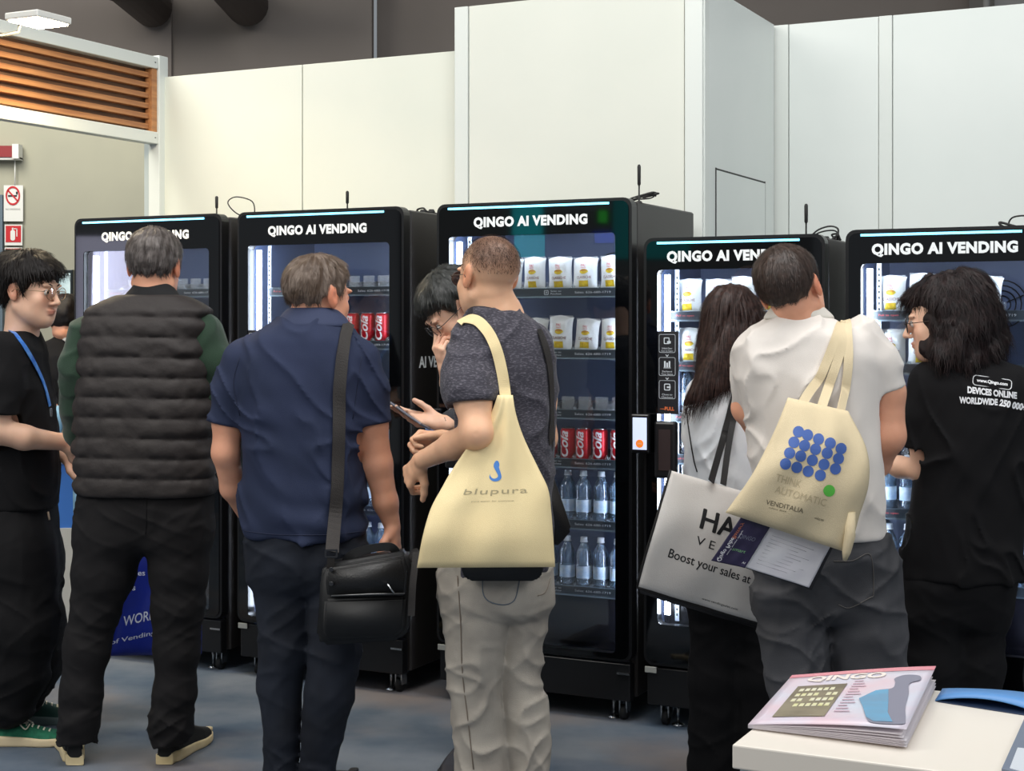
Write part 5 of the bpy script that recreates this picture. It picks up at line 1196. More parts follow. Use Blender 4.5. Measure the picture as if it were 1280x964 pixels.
# ---- P4: man in grey flecked t-shirt with tote bag
s = Person(625, 4.5, 'man with buzz cut in dark grey flecked t-shirt and faded grey jeans', 0.004)
s.head(611, 347, 0.0, -34, 3, 0, 1.04)
LA = [(588, 440, -.05, 27), (591, 500, -.15, 22.5), (596, 541, -.19, 18.5), (566, 557, -.10, 16.5), (529, 575, .0, 11.5)]
RA = [(668, 440, .02, 26), (676, 500, .04, 19), (680, 548, .06, 16), (620, 556, .2, 14), (560, 549, .27, 11)]
s.body(SK_L, torso=[(412, 580, 660, .08, 0), (450, 570, 680, .12, 0), (700, 575, 680, .12, 0)], limbs=[LA, RA], neck=(622, 396, 0, 33),
       buzz=(HL_BUZZ, (0.27, 0.26, 0.28), 0.085), hands=[dict(w=s.p(526, 577, .02), f=(-0.45, 0.45, -0.55), n=(0.55, 0.6, -0.25), side=1, curl=(1.0, 1.1, 1.2, 1.25), thumb=(0.5, 0.5)), dict(w=s.p(557, 549, .27), f=(-1, -0.1, 0.0), n=(0.0, -0.75, -0.65), side=1, curl=(1.15, 1.15, 1.2, 1.2), tdir=(0.5, 0.7, 0.5))])
fl = mat('charcoal flecked jersey', (52, 50, 60), 0.85, col2=(104, 100, 110), ns=300, thr=(0.5, 0.72), aniso=(0.35, 0.35, 1.0), bump=0.1, bs=300, sheen=0.1)
den = mat('faded grey denim', (148, 140, 130), 0.8, col2=(176, 168, 156), ns=7, det=7, bump=0.25, bs=420, thr=(0.3, 0.7))
s.cloth('jeans', den, rows=[(700, 553, 689, .12, 0), (730, 551, 690, .135, 0), (775, 554, 684, .10, 0)],
        chains=[[(597, 742, -.01, 44), (597, 775, -.01, 42), (594, 815, -.01, 35), (593, 850, 0, 32), (596, 892, 0, 30), (600, 935, 0, 31), (603, 965, 0, 32), (603, 1025, 0, 30)], [(654, 742, .02, 36), (653, 780, .02, 31), (652, 812, .02, 26), (650, 848, .02, 24.5), (656, 880, .02, 27), (660, 925, .02, 28), (661, 1025, .02, 26)]],
        disp=legfolds(0.0095, 11, 6, [(0.50, 0.14, 0.6), (0.22, 0.22, 1.2), (0.78, 0.1, 0.5)]), k=0.007, h=0.0055, label='faded grey jeans')
jn = s.last
dst = mat('jeans stitching', (116, 104, 92), 0.8)
line_on(s, 'side_seam', [(572, 720), (576, 780), (578, 840), (585, 900), (592, 962)], 0.0018, dst, s.t)
line_on(s, 'pocket_stitch', [(603, 722), (604, 742), (612, 752), (630, 756), (643, 750), (648, 732), (650, 722)], 0.0015, mat('blue grey stitching', (92, 104, 116), 0.8), s.t, off=0.0008)
line_on(s, 'pocket_stitch', [(688, 722), (682, 740), (672, 745)], 0.0015, dst, s.t)
shoe(s, 603, 1037, 0.0, -25, bsu, crm); shoe(s, 660, 1037, 0.02, -15, bsu, crm)
s.cloth('t_shirt', fl, rows=[(387, 590, 648, .07, 0), (398, 584, 662, .095, 0), (412, 572, 674, .11, 0), (432, 565, 684, .125, 0), (462, 566, 691, .135, 0), (520, 570, 692, .14, 0), (600, 572, 690, .14, 0), (680, 568, 690, .145, 0), (712, 566, 688, .145, 0)],
        chains=[[(594, 428, -.03, 29), (587, 462, -.08, 31), (586, 485, -.13, 31), (590, 508, -.16, 29)], [(664, 428, .01, 27), (674, 490, .04, 23)]], disp=folds(0.011, (10, 9, 5), 9, 0.7), h=0.0055, label='dark grey t-shirt with light flecks',
        late=both(lambda G: G.ball(s.p(614, 376, 0.0), (0.072, 0.070, 0.05), 0.003, 's'), hemcut(s, (590, 503, -.16, 29), (0.05, -0.15, -1))))
tee = s.last
s.cloth('neck_rib', mat('charcoal rib', (44, 43, 52), 0.9, bump=0.2, bs=300), rows=[(382, 588, 642, .070, 0), (389, 583, 650, .080, 0), (396, 578, 658, .088, 0)], n=2.1, h=0.0045, late=lambda G: G.ball(s.p(613, 376, 0.0), (0.066, 0.064, 0.03), 0.003, 's'))
s.last = tee
gin = mat('buzz cut brown', (60, 44, 37), 0.85, spec=0.15, col2=(48, 35, 30), ns=200)
s.hair(gin, 0.05, lambda a, b_, c: 0.003, (60, 0.001), h=0.0035, shell=False, strands=3800, slen=0.006, down=0.3, seed=4, sw=0.0007, line=[(-0.12, 0.0), (-0.085, 0.0), (-0.05, 0.01), (-0.028, 0.02), (-0.024, 0.02), (0.0, 0.034), (0.012, 0.014), (0.026, 0.01), (0.040, 0.042), (0.06, 0.068), (0.085, 0.082), (0.12, 0.088)])
glasses(s, mat('dark brown acetate', (60, 40, 36), 0.3), lensm=glassmat('tinted lens', tint=(110, 110, 120), k=2.0), size=(0.027, 0.021))
# belt bag under the tote
bb = thing('belt_bag', 'small black waist bag showing below the cream tote bag', 'bag', tuple(np.array((s.X, s.Y, 0))+s.p(628, 705, -.17)))
bm = bmesh.new(); prism(bm, rr(-0.115, 0.115, -0.045, 0.03, 0.03, 5), -0.022, 0.022); bmesh.ops.bevel(bm, geom=list(bm.edges), offset=0.006, segments=2, affect='EDGES'); from_bm('bag_body', bm, nyl, bb, True)
bm = bmesh.new(); tube(bm, [(-0.1, -0.024, 0.01), (0.1, -0.024, 0.01)], 0.002, 5); from_bm('zipper', bm, chrome, bb)
s.last = tee
# black crossbody bag at his right side
cb = thing('crossbody_bag', 'black crossbody bag at the right hip of the flecked t-shirt man', 'bag', tuple(np.array((s.X, s.Y, 0))+s.p(694, 640, .06)))
W3 = np.array(cb.location)
bm = bmesh.new(); P = [at(x, y, 4.56)-W3 for x, y in ((676, 588), (690, 592), (702, 625), (714, 660), (704, 672), (694, 682), (680, 672))]
prism(bm, [(p[0], p[2]) for p in P][::-1], -0.05, 0.05); bmesh.ops.bevel(bm, geom=list(bm.edges), offset=0.008, segments=2, affect='EDGES'); from_bm('bag_body', bm, mat('black soft grain', (0, 0, 0)), cb, True)
st = strap_on(s, 'bag_strap', [(672, 412), (682, 440), (687, 475), (688, 520), (687, 560)], 0.03, nylg, None, off=0.006, th=0.003, extra_post=[at(686, 592, 4.52)]); st.parent = cb; st.matrix_parent_inverse = Matrix.Translation(-cb.location)
# cream tote
def tote_thing(name, label, ref): 
    t = thing(name, label, 'bag', tuple(float(q) for q in ref)); return t
ref = at(606, 640, 4.27)
tt = tote_thing('tote_bag', 'cream tote bag with blue droplet logo on the shoulder of the flecked t-shirt man', ref)
def rel(x, y, Y, r=ref): return at(x, y, Y)-r
can1 = mat('cream canvas', (242, 222, 172), 0.85, col2=(236, 214, 164), ns=5, bump=0.25, bs=600)
sh = Sheet([(rel(622, 494, 4.33), rel(641, 494, 4.33)), (rel(612, 520, 4.325), rel(645, 518, 4.325)), (rel(592, 548, 4.32), rel(655, 548, 4.32)), (rel(566, 586, 4.30), rel(673, 586, 4.31)), (rel(551, 612, 4.28), rel(685, 612, 4.30)), (rel(538, 637, 4.26), rel(689, 640, 4.29)), (rel(528, 672, 4.235), rel(692, 675, 4.28)), (rel(521, 710, 4.24), rel(694, 709, 4.28))], bulge=0.016, wr=0.0055, seed=2)
sh.build('tote_body', can1, tt)
inkb = mat('print blue', (70, 130, 206), 0.6); ink = mat('print olive grey', (168, 156, 122), 0.6)
sc_ = 1/(0.36); wv = 0.46
w_m = np.linalg.norm(sh.at(1, .5)-sh.at(0, .5)); h_m = np.linalg.norm(sh.at(.5, 1)-sh.at(.5, 0))
sh.text('bag_lettering', 'blupura', ink, tt, 0.515, 0.59, 0.026, (1/w_m, -0.10), (0.0, -1/h_m), fit=0.160, space=1.1)
sh.text('bag_small_print', 'pure water for everyone', ink, tt, 0.50, 0.655, 0.006, (1/w_m, -0.10), (0.0, -1/h_m), fit=0.10)
V_ = []; F_ = []
def dpt(a, b_): return sh.at(0.50+a/w_m, 0.455-b_/h_m, 1, 0.0009)
def lrp(p, q, t): return (p[0]*(1-t)+q[0]*t, p[1]*(1-t)+q[1]*t)
for k in range(31):
    dg_ = 145+k*295/30; an = math.radians(dg_); R_ = 0.0175; c0 = (0.0, -0.012)
    o1 = (c0[0]+R_*math.cos(an), c0[1]+R_*math.sin(an)); i1 = (c0[0]-0.003+0.0105*math.cos(an), c0[1]+0.003+0.0105*math.sin(an))
    if dg_ < 200: i1 = lrp(o1, i1, (dg_-145)/55)
    if dg_ > 360: t1 = (dg_-360)/80; o1 = lrp(o1, (0.009, 0.022), t1); i1 = lrp(i1, (-0.007, 0.016), t1)
    V_ += [dpt(*i1), dpt(*o1)]
for k in range(30): F_.append((2*k, 2*k+1, 2*k+3, 2*k+2))
dP = [dpt(0.001+0.0095*math.cos(q*PI/8), 0.021+0.0105*math.sin(q*PI/8)) for q in range(16)]; n0 = len(V_); V_ += dP; F_.append(tuple(range(n0, n0+16)))
pyd('droplet_logo', V_, F_, inkb, tt)
st = strap_on(s, 'tote_strap', [(575, 406), (581, 402), (589, 400), (600, 404), (612, 418), (621, 438), (628, 465), (631, 490)], 0.032, can1, None, off=0.006, th=0.003, extra_post=[at(633, 506, 4.325), at(633, 520, 4.325)]); st.parent = tt; st.matrix_parent_inverse = Matrix.Translation(-tt.location)
P4 = s

# ---- P5: dark haired person looking down at a phone
s = Person(612, 5.2, 'dark haired person in glasses bending over a phone, half hidden behind the buzz cut man', 0.0035)
s.head(569, 387, 0.0, -112, 38, -8, 1.05)
ph = [(600, 455, -.05, 20), (596, 520, -.12, 15), (574, 530, -.22, 12), (552, 529, -.27, 9.5)]
ch_ = [(590, 460, .08, 18), (578, 510, .10, 14), (562, 480, -.02, 11), (557, 462, -.06, 9)]
s.body(SK_P, torso=[(430, 590, 640, .07, .05), (460, 590, 655, .12, .05), (620, 590, 650, .11, .05)], limbs=[ph, ch_], neck=(602, 428, .03, 19),
       hands=[dict(w=s.p(550, 529, -.27), f=(-1, 0.12, 0.16), n=(0.15, -0.55, 0.83), side=1, curl=(0.10, 0.18, 0.40, 0.65), tdir=(0.30, 0.85, 0.55), thumb=(0.3, 0.3), sc=0.95), dict(w=s.p(557, 461, -.06), f=(-0.35, -0.12, 1), n=(0.8, 0.45, 0.2), side=1, curl=(0.75, 0.95, 1.1, 1.2), sc=0.92, spread=0.12)])
dg = mat('dark grey jersey', (40, 42, 48), 0.85, bump=0.1, bs=500)
s.cloth('sweatshirt', dg, rows=[(424, 592, 630, .06, .05), (438, 584, 650, .10, .05), (470, 582, 662, .13, .05), (560, 584, 660, .13, .05), (640, 584, 656, .13, .05)], chains=[[(600, 455, -.04, 22), (594, 515, -.12, 18), (576, 528, -.2, 15), (562, 529, -.24, 12.5)], [(590, 460, .08, 20), (580, 505, .10, 16), (570, 492, .03, 13)]], disp=folds(0.008, seed=11))
s.cloth('trousers', black_tr, rows=[(632, 584, 656, .12, .05), (690, 584, 656, .12, .05)], chains=[[(606, 690, .05, 28), (604, 800, .03, 24), (602, 930, .03, 20)], [(640, 690, .07, 28), (640, 800, .07, 24), (640, 930, .07, 20)]], disp=legfolds(0.01, 15, 3), h=0.008)
shoe(s, 590, 935, 0.03, -165, mat('navy black shoe', (26, 28, 40), 0.6), mat('dark sole', (0, 0, 0)), Ls=0.27); shoe(s, 640, 945, .08, 10, mat('navy black shoe', (0, 0, 0)), mat('dark sole', (0, 0, 0)))
s.hair(mat('black hair soft', (30, 32, 30), 0.45, col2=(54, 56, 54), ns=60), 0.03, lambda a, b_, c: 0.016+0.010*sstep(0, .09, c), (18, 0.006), line=[(-0.12, -0.075), (-0.06, -0.06), (-0.034, -0.03), (-0.022, 0.01), (0.0, 0.034), (0.012, 0.014), (0.024, 0.0), (0.036, 0.016), (0.05, 0.044), (0.085, 0.052), (0.12, 0.056)], strands=2200, slen=0.026, down=0.3, seed=14)
face_bits(s, blackhair); glasses(s, mat('dark spectacle frame', (50, 50, 54), 0.25), size=(0.025, 0.020))
bm = bmesh.new(); a = s.p(560, 529.5, -.25); c = s.p(550, 529, -.27); tube(bm, [a, (a+c)/2, c], 0.031, 16, flat=((0, 0, 1), 0.85)); from_bm('wrist_band', bm, rub, s.t, True)
p = np.array((s.X, s.Y, 0))+s.p(513, 520, -.285)
t = thing('smartphone', 'silver edged smartphone held in front of the middle vending machine', 'phone', tuple(p)); t.rotation_euler = (math.radians(28), math.radians(18), math.radians(62))
box('phone_body', -0.036, 0.036, -0.074, 0.074, -0.004, 0.004, mat('phone silver edge', (180, 184, 196), 0.25, metal=0.6), t, bev=0.003, seg=3)
box('phone_glass', -0.034, 0.034, -0.072, 0.072, 0.0038, 0.0046, mat('phone dark glass', (40, 44, 56), 0.08), t)

# ---- P6: long haired woman with white bag
s = Person(915, 4.95, 'woman with long dark hair in a white shirt, carrying a white shopping bag')
s.head(917, 405, 0.0, 42, 8, 0, 0.98)
s.body(SK_L, torso=[(470, 890, 945, .07, 0), (500, 872, 952, .1, 0), (620, 872, 950, .1, 0)], limbs=[[(935, 490, -.02, 17), (934, 565, -.03, 11.5), (938, 600, 0.0, 10), (946, 640, .06, 8)], [(880, 492, .05, 16), (872, 560, .08, 12), (880, 610, .02, 9)]], neck=(908, 462, 0.0, 19),
       hands=[dict(w=s.p(946, 642, .06), f=(0.3, 0.6, -0.6), n=(-1, 0, 0), side=-1), dict(w=s.p(882, 612, .0), f=(0.3, -0.3, -0.8), n=(0.5, 0.6, 0), side=1, curl=(0.9, 1, 1, 1))])
wsh = mat('white cotton shirt', (236, 238, 240), 0.75, col2=(216, 220, 224), ns=6, bump=0.1, bs=500, sheen=0.1)
s.cloth('shirt', wsh, rows=[(458, 892, 932, .05, 0), (466, 882, 948, .07, 0), (480, 872, 956, .095, 0), (510, 860, 958, .115, 0), (550, 854, 960, .12, 0), (600, 856, 960, .125, 0), (650, 860, 960, .125, 0)], chains=[[(936, 488, -.02, 20), (935, 530, -.04, 19), (933, 572, -.045, 17)], [(878, 492, .04, 19), (868, 545, .06, 17)]], disp=folds(0.010, (11, 9, 6), 13, 0.8), late=hemcut(s, (933, 567, -.045, 17), (0, 0, -1)), h=0.0055, label='white shirt')
shirt6 = s.last
s.cloth('trousers', black_tr, rows=[(640, 862, 962, .12, 0), (700, 862, 962, .13, 0), (770, 864, 963, .10, 0)], chains=[[(894, 750, 0, 32), (890, 850, 0, 28), (888, 970, 0, 27)], [(938, 750, .02, 32), (940, 850, .02, 29), (940, 970, .02, 27)]], disp=legfolds(0.008, 12, 5), h=0.008)
shoe(s, 888, 980, 0.0, 10, bsu, crm); shoe(s, 940, 978, 0.03, 20, bsu, crm)
lh = mat('long dark brown hair', (40, 25, 21), 0.5, spec=0.35, col2=(66, 44, 38), ns=90, thr=(0.4, 0.65), det=3)
def longhair(G):
    G.chain(s.ch([(915, 392, .03, 33), (908, 425, -.03, 33), (900, 455, -.06, 27), (888, 478, -.09, 17), (872, 493, -.10, 9), (858, 503, -.10, 4)]), 0.03)
    G.chain(s.ch([(930, 400, -.0, 26), (928, 430, -.03, 24), (918, 455, -.06, 17), (900, 476, -.09, 10), (878, 492, -.1, 4)]), 0.02)
    G.disp(lambda x, y, z: 0.006*(noise((x-0.55*(z-1.45))*85+20, y*40+20, z*3+20)-0.5)*2, 0.02)
s.hair(lh, 0.03, lambda a, b_, c: 0.012, (16, 0.003), line=[(-0.12, -0.12), (-0.03, -0.10), (0.02, -0.07), (0.04, -0.03), (0.06, 0.04), (0.09, 0.075), (0.12, 0.08)], extra=longhair, strands=3600, slen=0.05, down=1.2, seed=21, sw=0.0009, jit=0.008, pts=s.ch([(915, 392, 0, 40), (858, 510, -.1, 12), (940, 500, -.1, 12)]))
s.last = shirt6
# white shopping bag
rb = at(880, 680, 4.66)
wb = thing('shopping_bag', 'white shopping bag with black edges hanging from the long haired woman', 'bag', tuple(float(q) for q in rb))
relb = lambda x, y, Y: at(x, y, Y)-rb
pp = mat('white woven polypropylene', (222, 218, 212), 0.45, col2=(214, 208, 202), ns=6, bump=0.12, bs=300)
W4 = Sheet([(relb(838, 588, 4.62), relb(990, 632, 4.72)), (relb(827, 626, 4.60), relb(985, 680, 4.70)), (relb(812, 676, 4.59), relb(975, 730, 4.70)), (relb(796, 734, 4.60), relb(960, 783, 4.71))], bulge=0.02, wr=0.0035, seed=5)
W4.open = False; W4.build('bag_panel', pp, wb)
pip = mat('black piping', (24, 22, 22), 0.6)
for nm, pts in (('edge_piping', [W4.at(0, i/14, 0) for i in range(15)]), ('edge_piping', [W4.at(i/14, 1, 0) for i in range(15)]), ('edge_piping', [W4.at(1, i/14, 0) for i in range(15)])):
    bm = bmesh.new(); tube(bm, pts, 0.0045, 6); from_bm(nm, bm, pip, wb)
G2 = Sheet([(relb(799, 737, 4.60), relb(960, 784, 4.71)), (relb(800, 741, 4.68), relb(960, 790, 4.79))], bulge=0.001, wr=0.001); G2.build('bag_gusset', pip, wb)
wm = np.linalg.norm(W4.at(1, .5)-W4.at(0, .5)); hm = np.linalg.norm(W4.at(.5, 1)-W4.at(.5, 0)); pbk = mat('print black', (26, 26, 28), 0.6)
def wt_(txt, nm, u, v, size, fit, **kw): return W4.text(nm, txt, pbk, wb, u, v, size, (1/wm, 0.0), (0.0, -1/hm), fit=fit, **kw)
wt_('HA', 'large_lettering', 0.435, 0.36, 0.064, 0.118, dup=0.035); wt_('V E', 'spaced_lettering', 0.372, 0.545, 0.024, 0.062)
wt_('Boost your sales at pr', 'slogan_lettering', 0.50, 0.715, 0.032, 0.315, dup=0.012); wt_('www.vendingsales.com', 'web_lettering', 0.60, 0.945, 0.008, 0.12)
def bagstrap(pts, post, w_=0.022, m=pip):
    st = strap_on(s, 'bag_strap', pts, w_, m, None, off=0.006, th=0.003, extra_post=post); st.parent = wb; st.matrix_parent_inverse = Matrix.Translation(-wb.location)
bagstrap([(922, 484), (915, 505), (909, 530), (903, 550)], [at(896, 575, 4.70), at(889, 602, 4.63)]); bagstrap([(922, 486), (919, 510), (914, 535)], [at(908, 565, 4.74), at(904, 606, 4.66)], 0.02)
line_on(s, 'thin_cord', [(858, 508), (862, 540), (868, 575), (872, 590)], 0.0022, pip, s.t, last=shirt6, off=0.003)

# ---- P7: man in white polo
s = Person(1030, 4.4, 'man in off-white polo shirt and charcoal jeans, head tilted to the left')
s.head(989, 364, -0.02, 30, 2, -15, 1.04)
s.body(SK_M, torso=[(420, 960, 1070, .08, 0), (460, 940, 1095, .12, 0), (680, 960, 1095, .12, 0)], limbs=[[(1090, 435, 0, 27), (1106, 490, 0, 24.5), (1109, 545, 0, 22), (1094, 578, .08, 19), (1070, 615, .18, 13)], [(950, 440, .0, 24), (935, 510, .1, 20), (960, 560, .22, 15)]], neck=(1000, 408, -.01, 35),
       hands=[dict(w=s.p(1066, 620, .2), f=(-0.7, 0.4, -0.5), n=(-0.3, 0.8, 0), side=-1), dict(w=s.p(965, 565, .24), f=(0.6, 0.6, 0.1), n=(0.7, -0.5, 0), side=-1)])
wpo = mat('off white pique', (230, 222, 214), 0.8, col2=(222, 214, 206), ns=6, bump=0.2, bs=650, sheen=0.15)
s.cloth('jeans', mat('washed charcoal denim', (44, 44, 47), 0.8, col2=(78, 78, 82), ns=4, det=6, bump=0.2, bs=480, thr=(0.35, 0.75)), rows=[(664, 950, 1112, .13, 0), (700, 947, 1116, .14, 0), (780, 950, 1122, .11, 0)],
        chains=[[(990, 740, 0, 44), (992, 790, 0, 43), (998, 840, 0, 40), (1004, 900, 0, 38), (1008, 1040, 0, 32)], [(1078, 740, .0, 48), (1083, 790, 0, 48), (1085, 840, 0, 44), (1085, 900, 0, 40), (1085, 1040, 0, 32)]], disp=legfolds(0.012, 12, 8, [(0.45, 0.15, 0.8), (0.75, 0.15, 0.8)]), k=0.010, h=0.006, label='washed charcoal jeans')
cst = mat('grey stitching', (84, 80, 78), 0.8)
line_on(s, 'pocket_stitch', [(1042, 702), (1066, 701), (1088, 694), (1092, 740), (1086, 748), (1062, 760), (1048, 756)], 0.0016, cst, s.t, off=0.001)
shoe(s, 1008, 1052, 0, 0, bsu, crm); shoe(s, 1085, 1052, 0, 10, bsu, crm)
s.cloth('polo_shirt', wpo, rows=[(396, 966, 1036, .085, 0), (406, 948, 1058, .10, 0), (420, 928, 1086, .12, 0), (445, 918, 1100, .135, 0), (480, 920, 1100, .145, 0), (530, 934, 1096, .15, 0), (600, 944, 1100, .15, 0), (672, 946, 1108, .152, 0)],
        chains=[[(1076, 424, 0, 29), (1094, 455, 0, 29), (1108, 496, 0, 28)], [(944, 436, .0, 24), (938, 500, .1, 23)]], disp=folds(0.011, (9, 8, 6), 17, 0.8), late=hemcut(s, (1107, 489, 0, 28), (0.3, 0, -1)), h=0.0055, label='off-white polo shirt')
polo7 = s.last
s.cloth('collar', mat('off white rib', (216, 210, 200), 0.8, bump=0.15, bs=400), rows=[(382, 966, 1026, .072, 0), (391, 958, 1038, .082, 0), (400, 952, 1046, .088, 0)], n=2.1, h=0.0045, late=lambda G: G.ball(s.p(997, 376, 0.0), (0.070, 0.066, 0.045), 0.003, 's'))
dbh = mat('dark brown short hair', (48, 36, 30), 0.5, col2=(70, 54, 46), ns=60)
s.hair(dbh, 0.045, lambda a, b_, c: 0.009+0.008*sstep(0, .09, c), (30, 0.003), strands=3200, slen=0.014, down=0.4, seed=31, sw=0.001, line=[(-0.12, -0.050), (-0.085, -0.048), (-0.05, -0.035), (-0.028, -0.012), (-0.024, 0.016), (0.0, 0.032), (0.012, 0.01), (0.026, 0.004), (0.040, 0.036), (0.06, 0.06), (0.085, 0.074), (0.12, 0.08)])
s.last = polo7
rc = at(1000, 600, 4.13)
tc_ = thing('tote_bag', 'cream tote bag with blue dots and one green dot, worn by the white polo man', 'bag', tuple(float(q) for q in rc))
relc = lambda x, y, Y: at(x, y, Y)-rc
can2 = mat('natural cotton canvas', (226, 208, 172), 0.85, col2=(216, 198, 162), ns=5, bump=0.3, bs=600)
# rows follow the tilt of the bag (top edge right-down)
T2 = Sheet([(relc(985, 497, 4.15), relc(1060, 514, 4.15)), (relc(968, 540, 4.11), relc(1082, 560, 4.12)), (relc(952, 572, 4.10), relc(1085, 606, 4.11)), (relc(932, 606, 4.10), relc(1074, 648, 4.11)), (relc(907, 641, 4.11), relc(1062, 692, 4.12))], bulge=0.035, wr=0.006, seed=9, N=36, K=36)
T2.build('tote_body', can2, tc_)
bl2 = mat('dot blue', (66, 98, 168), 0.6); gr2 = mat('dot green', (92, 190, 70), 0.6); ink2 = mat('print dark olive', (92, 84, 66), 0.6); ink3 = mat('print pale tan', (190, 174, 140), 0.6)
# surface lookup on the tote itself
s.lastbag = None
me = [o for o in tc_.children if o.name.startswith('tote_body')][0].data
vt = [Vector(v.co)+Vector(rc) for v in me.vertices]; bvt = BVHTree.FromPolygons(vt, [tuple(p.vertices) for p in me.polygons])
def onb(x, y, off=0.001, bv=bvt, r=rc):
    d = Vector(at(x, y, 1.0))-Vector((0, 0, CH)); d.normalize(); h = bv.ray_cast(Vector((0, 0, CH)), d)
    if h[0] is None: h = bv.find_nearest(Vector(at(x, y, 4.1)))
    n = h[1] if h[1].dot(d) < 0 else -h[1]; return np.array(h[0]+n*off)-r
def disc(name, x, y, rx_, ry_, m, par, fn=onb, rot=0.2):
    P = [fn(x, y)]
    for rad in (0.5, 1.0):
        for k in range(16):
            a = k*PI/8; px_ = rx_*rad*math.cos(a); py_ = ry_*rad*math.sin(a); P.append(fn(x+px_*math.cos(rot)-py_*math.sin(rot), y+px_*math.sin(rot)+py_*math.cos(rot)))
    f = [(0, 1+k, 1+(k+1) % 16) for k in range(16)]+[(1+k, 17+k, 17+(k+1) % 16, 1+(k+1) % 16) for k in range(16)]
    return pyd(name, P, f, m, par)
dots = [(438, 222), (480, 237), (531, 256), (585, 275), (635, 300), (417, 271), (466, 286), (517, 303), (571, 321), (623, 346), (397, 321), (448, 335), (502, 354), (556, 373), (609, 394), (378, 371), (430, 387), (483, 405), (539, 424)]
for x, y in dots: disc('blue_dot', 880+x/3.709, 480+y/3.709, 7.0, 7.2, bl2, tc_)
disc('green_dot', 880+580/3.709, 480+495/3.709, 7.4, 7.4, gr2, tc_)
def textb(name, txt, m, cx, cy, fit, size, ang, fn=onb, par=tc_, **kw):
    v, f = text_tris(txt, size, fit=fit, **kw); c, s_ = math.cos(ang), math.sin(ang)
    return pyd(name, [fn(cx+a*c+b_*s_, cy+a*s_-b_*c) for a, b_ in v], f, m, par)
textb('outline_lettering', 'THINK', ink3, 986, 601, 32, 9, 0.27); textb('outline_lettering', 'AUTOMATIC', ink3, 1001, 620, 66, 9, 0.27)
textb('bag_lettering', 'VENDITALIA', ink2, 981, 633, 48, 6, 0.24); textb('bag_small_print', 'milano 2024', ink2, 972, 637, 22, 2, 0.24); textb('bag_small_print', 'vending expo', ink2, 1024, 649, 12, 4, 0.24)
for pts, post in (([(1052, 402), (1046, 418), (1038, 440), (1028, 465), (1018, 482)], [at(1008, 492, 4.17), at(1002, 506, 4.14)]), ([(1058, 403), (1059, 420), (1060, 445), (1058, 470), (1055, 492)], [at(1053, 503, 4.17), at(1050, 518, 4.14)]), ([(1056, 404), (1053, 422), (1048, 446), (1040, 470), (1034, 488)], [at(1030, 500, 4.18), at(1026, 512, 4.15)])):
    st = strap_on(s, 'tote_strap', pts, 0.026, can2, None, off=0.006, th=0.003, extra_post=post); st.parent = tc_; st.matrix_parent_inverse = Matrix.Translation(-tc_.location)
bm = bmesh.new(); tube(bm, [relc(1063, 640, 4.10), relc(1062, 670, 4.10), relc(1058, 690, 4.10), relc(1056, 700, 4.11)], [0.014, 0.016, 0.012, 0.006], 8); from_bm('tote_corner', bm, can2, tc_, True)
# leaflets in front of / below the tote
r5 = at(960, 690, 4.16)
lf = thing('leaflet', 'dark navy leaflet sticking out below the dotted tote bag', 'leaflet', tuple(float(q) for q in r5)); re5 = lambda x, y, Y: at(x, y, Y)-r5
Lf = Sheet([(re5(928, 644, 4.13), re5(965, 655, 4.13)), (re5(889, 701, 4.15), re5(931, 710, 4.15))], bulge=0.0005, wr=0.001, edge=0.001); Lf.build('leaflet_sheet', mat('navy print stock', (40, 34, 62), 0.4, col2=(52, 44, 78), ns=14), lf)
prw = mat('leaflet print white', (226, 226, 230), 0.5); pro = mat('leaflet print copper', (190, 112, 80), 0.5); prg = mat('leaflet print green', (120, 170, 120), 0.5)
fL = lambda x, y: Lf.at(0, 0)  # placeholder
def lt(txt, m, u, v, fit, size, vert=True):
    V_, f = text_tris(txt, size, fit=fit); wl_ = np.linalg.norm(Lf.at(1, .5)-Lf.at(0, .5)); hl_ = np.linalg.norm(Lf.at(.5, 1)-Lf.at(.5, 0))
    return pyd('leaflet_lettering', [Lf.at(u+(b_/wl_ if vert else a/wl_), v+(-a/hl_ if vert else -b_/hl_), 1, 0.0006) for a, b_ in V_], f, m, lf)
lt('Qingo Pulse', prw, 0.17, 0.72, 0.075, 0.014); lt('Battery', pro, 0.17, 0.30, 0.05, 0.013); lt('QINGO', mat('leaflet print dim', (110, 112, 130), 0.5), 0.55, 0.40, 0.045, 0.014, False); lt('smart', prg, 0.55, 0.68, 0.035, 0.008, False); lt('vend smart today', prw, 0.30, 0.55, 0.08, 0.004); lt('AI', prw, 0.88, 0.90, 0.008, 0.006, False)
pb = thing('paper_pad', 'white printed brochure with a dark edge sticking out below the dotted tote bag', 'brochure', tuple(float(q) for q in re5(985, 700, 4.17)+r5)); o_ = np.array(pb.location); re6 = lambda x, y, Y: at(x, y, Y)-o_
Pb = Sheet([(re6(963, 655, 4.15), re6(1041, 684, 4.17)), (re6(932, 710, 4.165), re6(1014, 737, 4.185))], bulge=0.0005, wr=0.001, edge=0.003); Pb.build('back_cover', mat('black cover', (30, 28, 32), 0.4), pb)
Pc = Sheet([(re6(962, 655, 4.143), re6(1038, 683, 4.163)), (re6(931, 709, 4.158), re6(1011, 734.5, 4.178))], bulge=0.0005, wr=0.001, edge=0.001); Pc.build('white_page', mat('white coated paper', (228, 226, 228), 0.35, col2=(220, 216, 222), ns=12), pb)
bm = bmesh.new()
for k in range(9):
    v = 0.2+k*0.08; tube(bm, [Pc.at(0.12, v, 1, 0.0003), Pc.at(0.5, v, 1, 0.0003), Pc.at(0.8-0.1*(k % 3), v, 1, 0.0003)], 0.0006, 4)
o = from_bm('printed_lines', bm, mat('faint grey print', (196, 192, 198), 0.6), pb); o['kind'] = 'stuff'
P7 = s

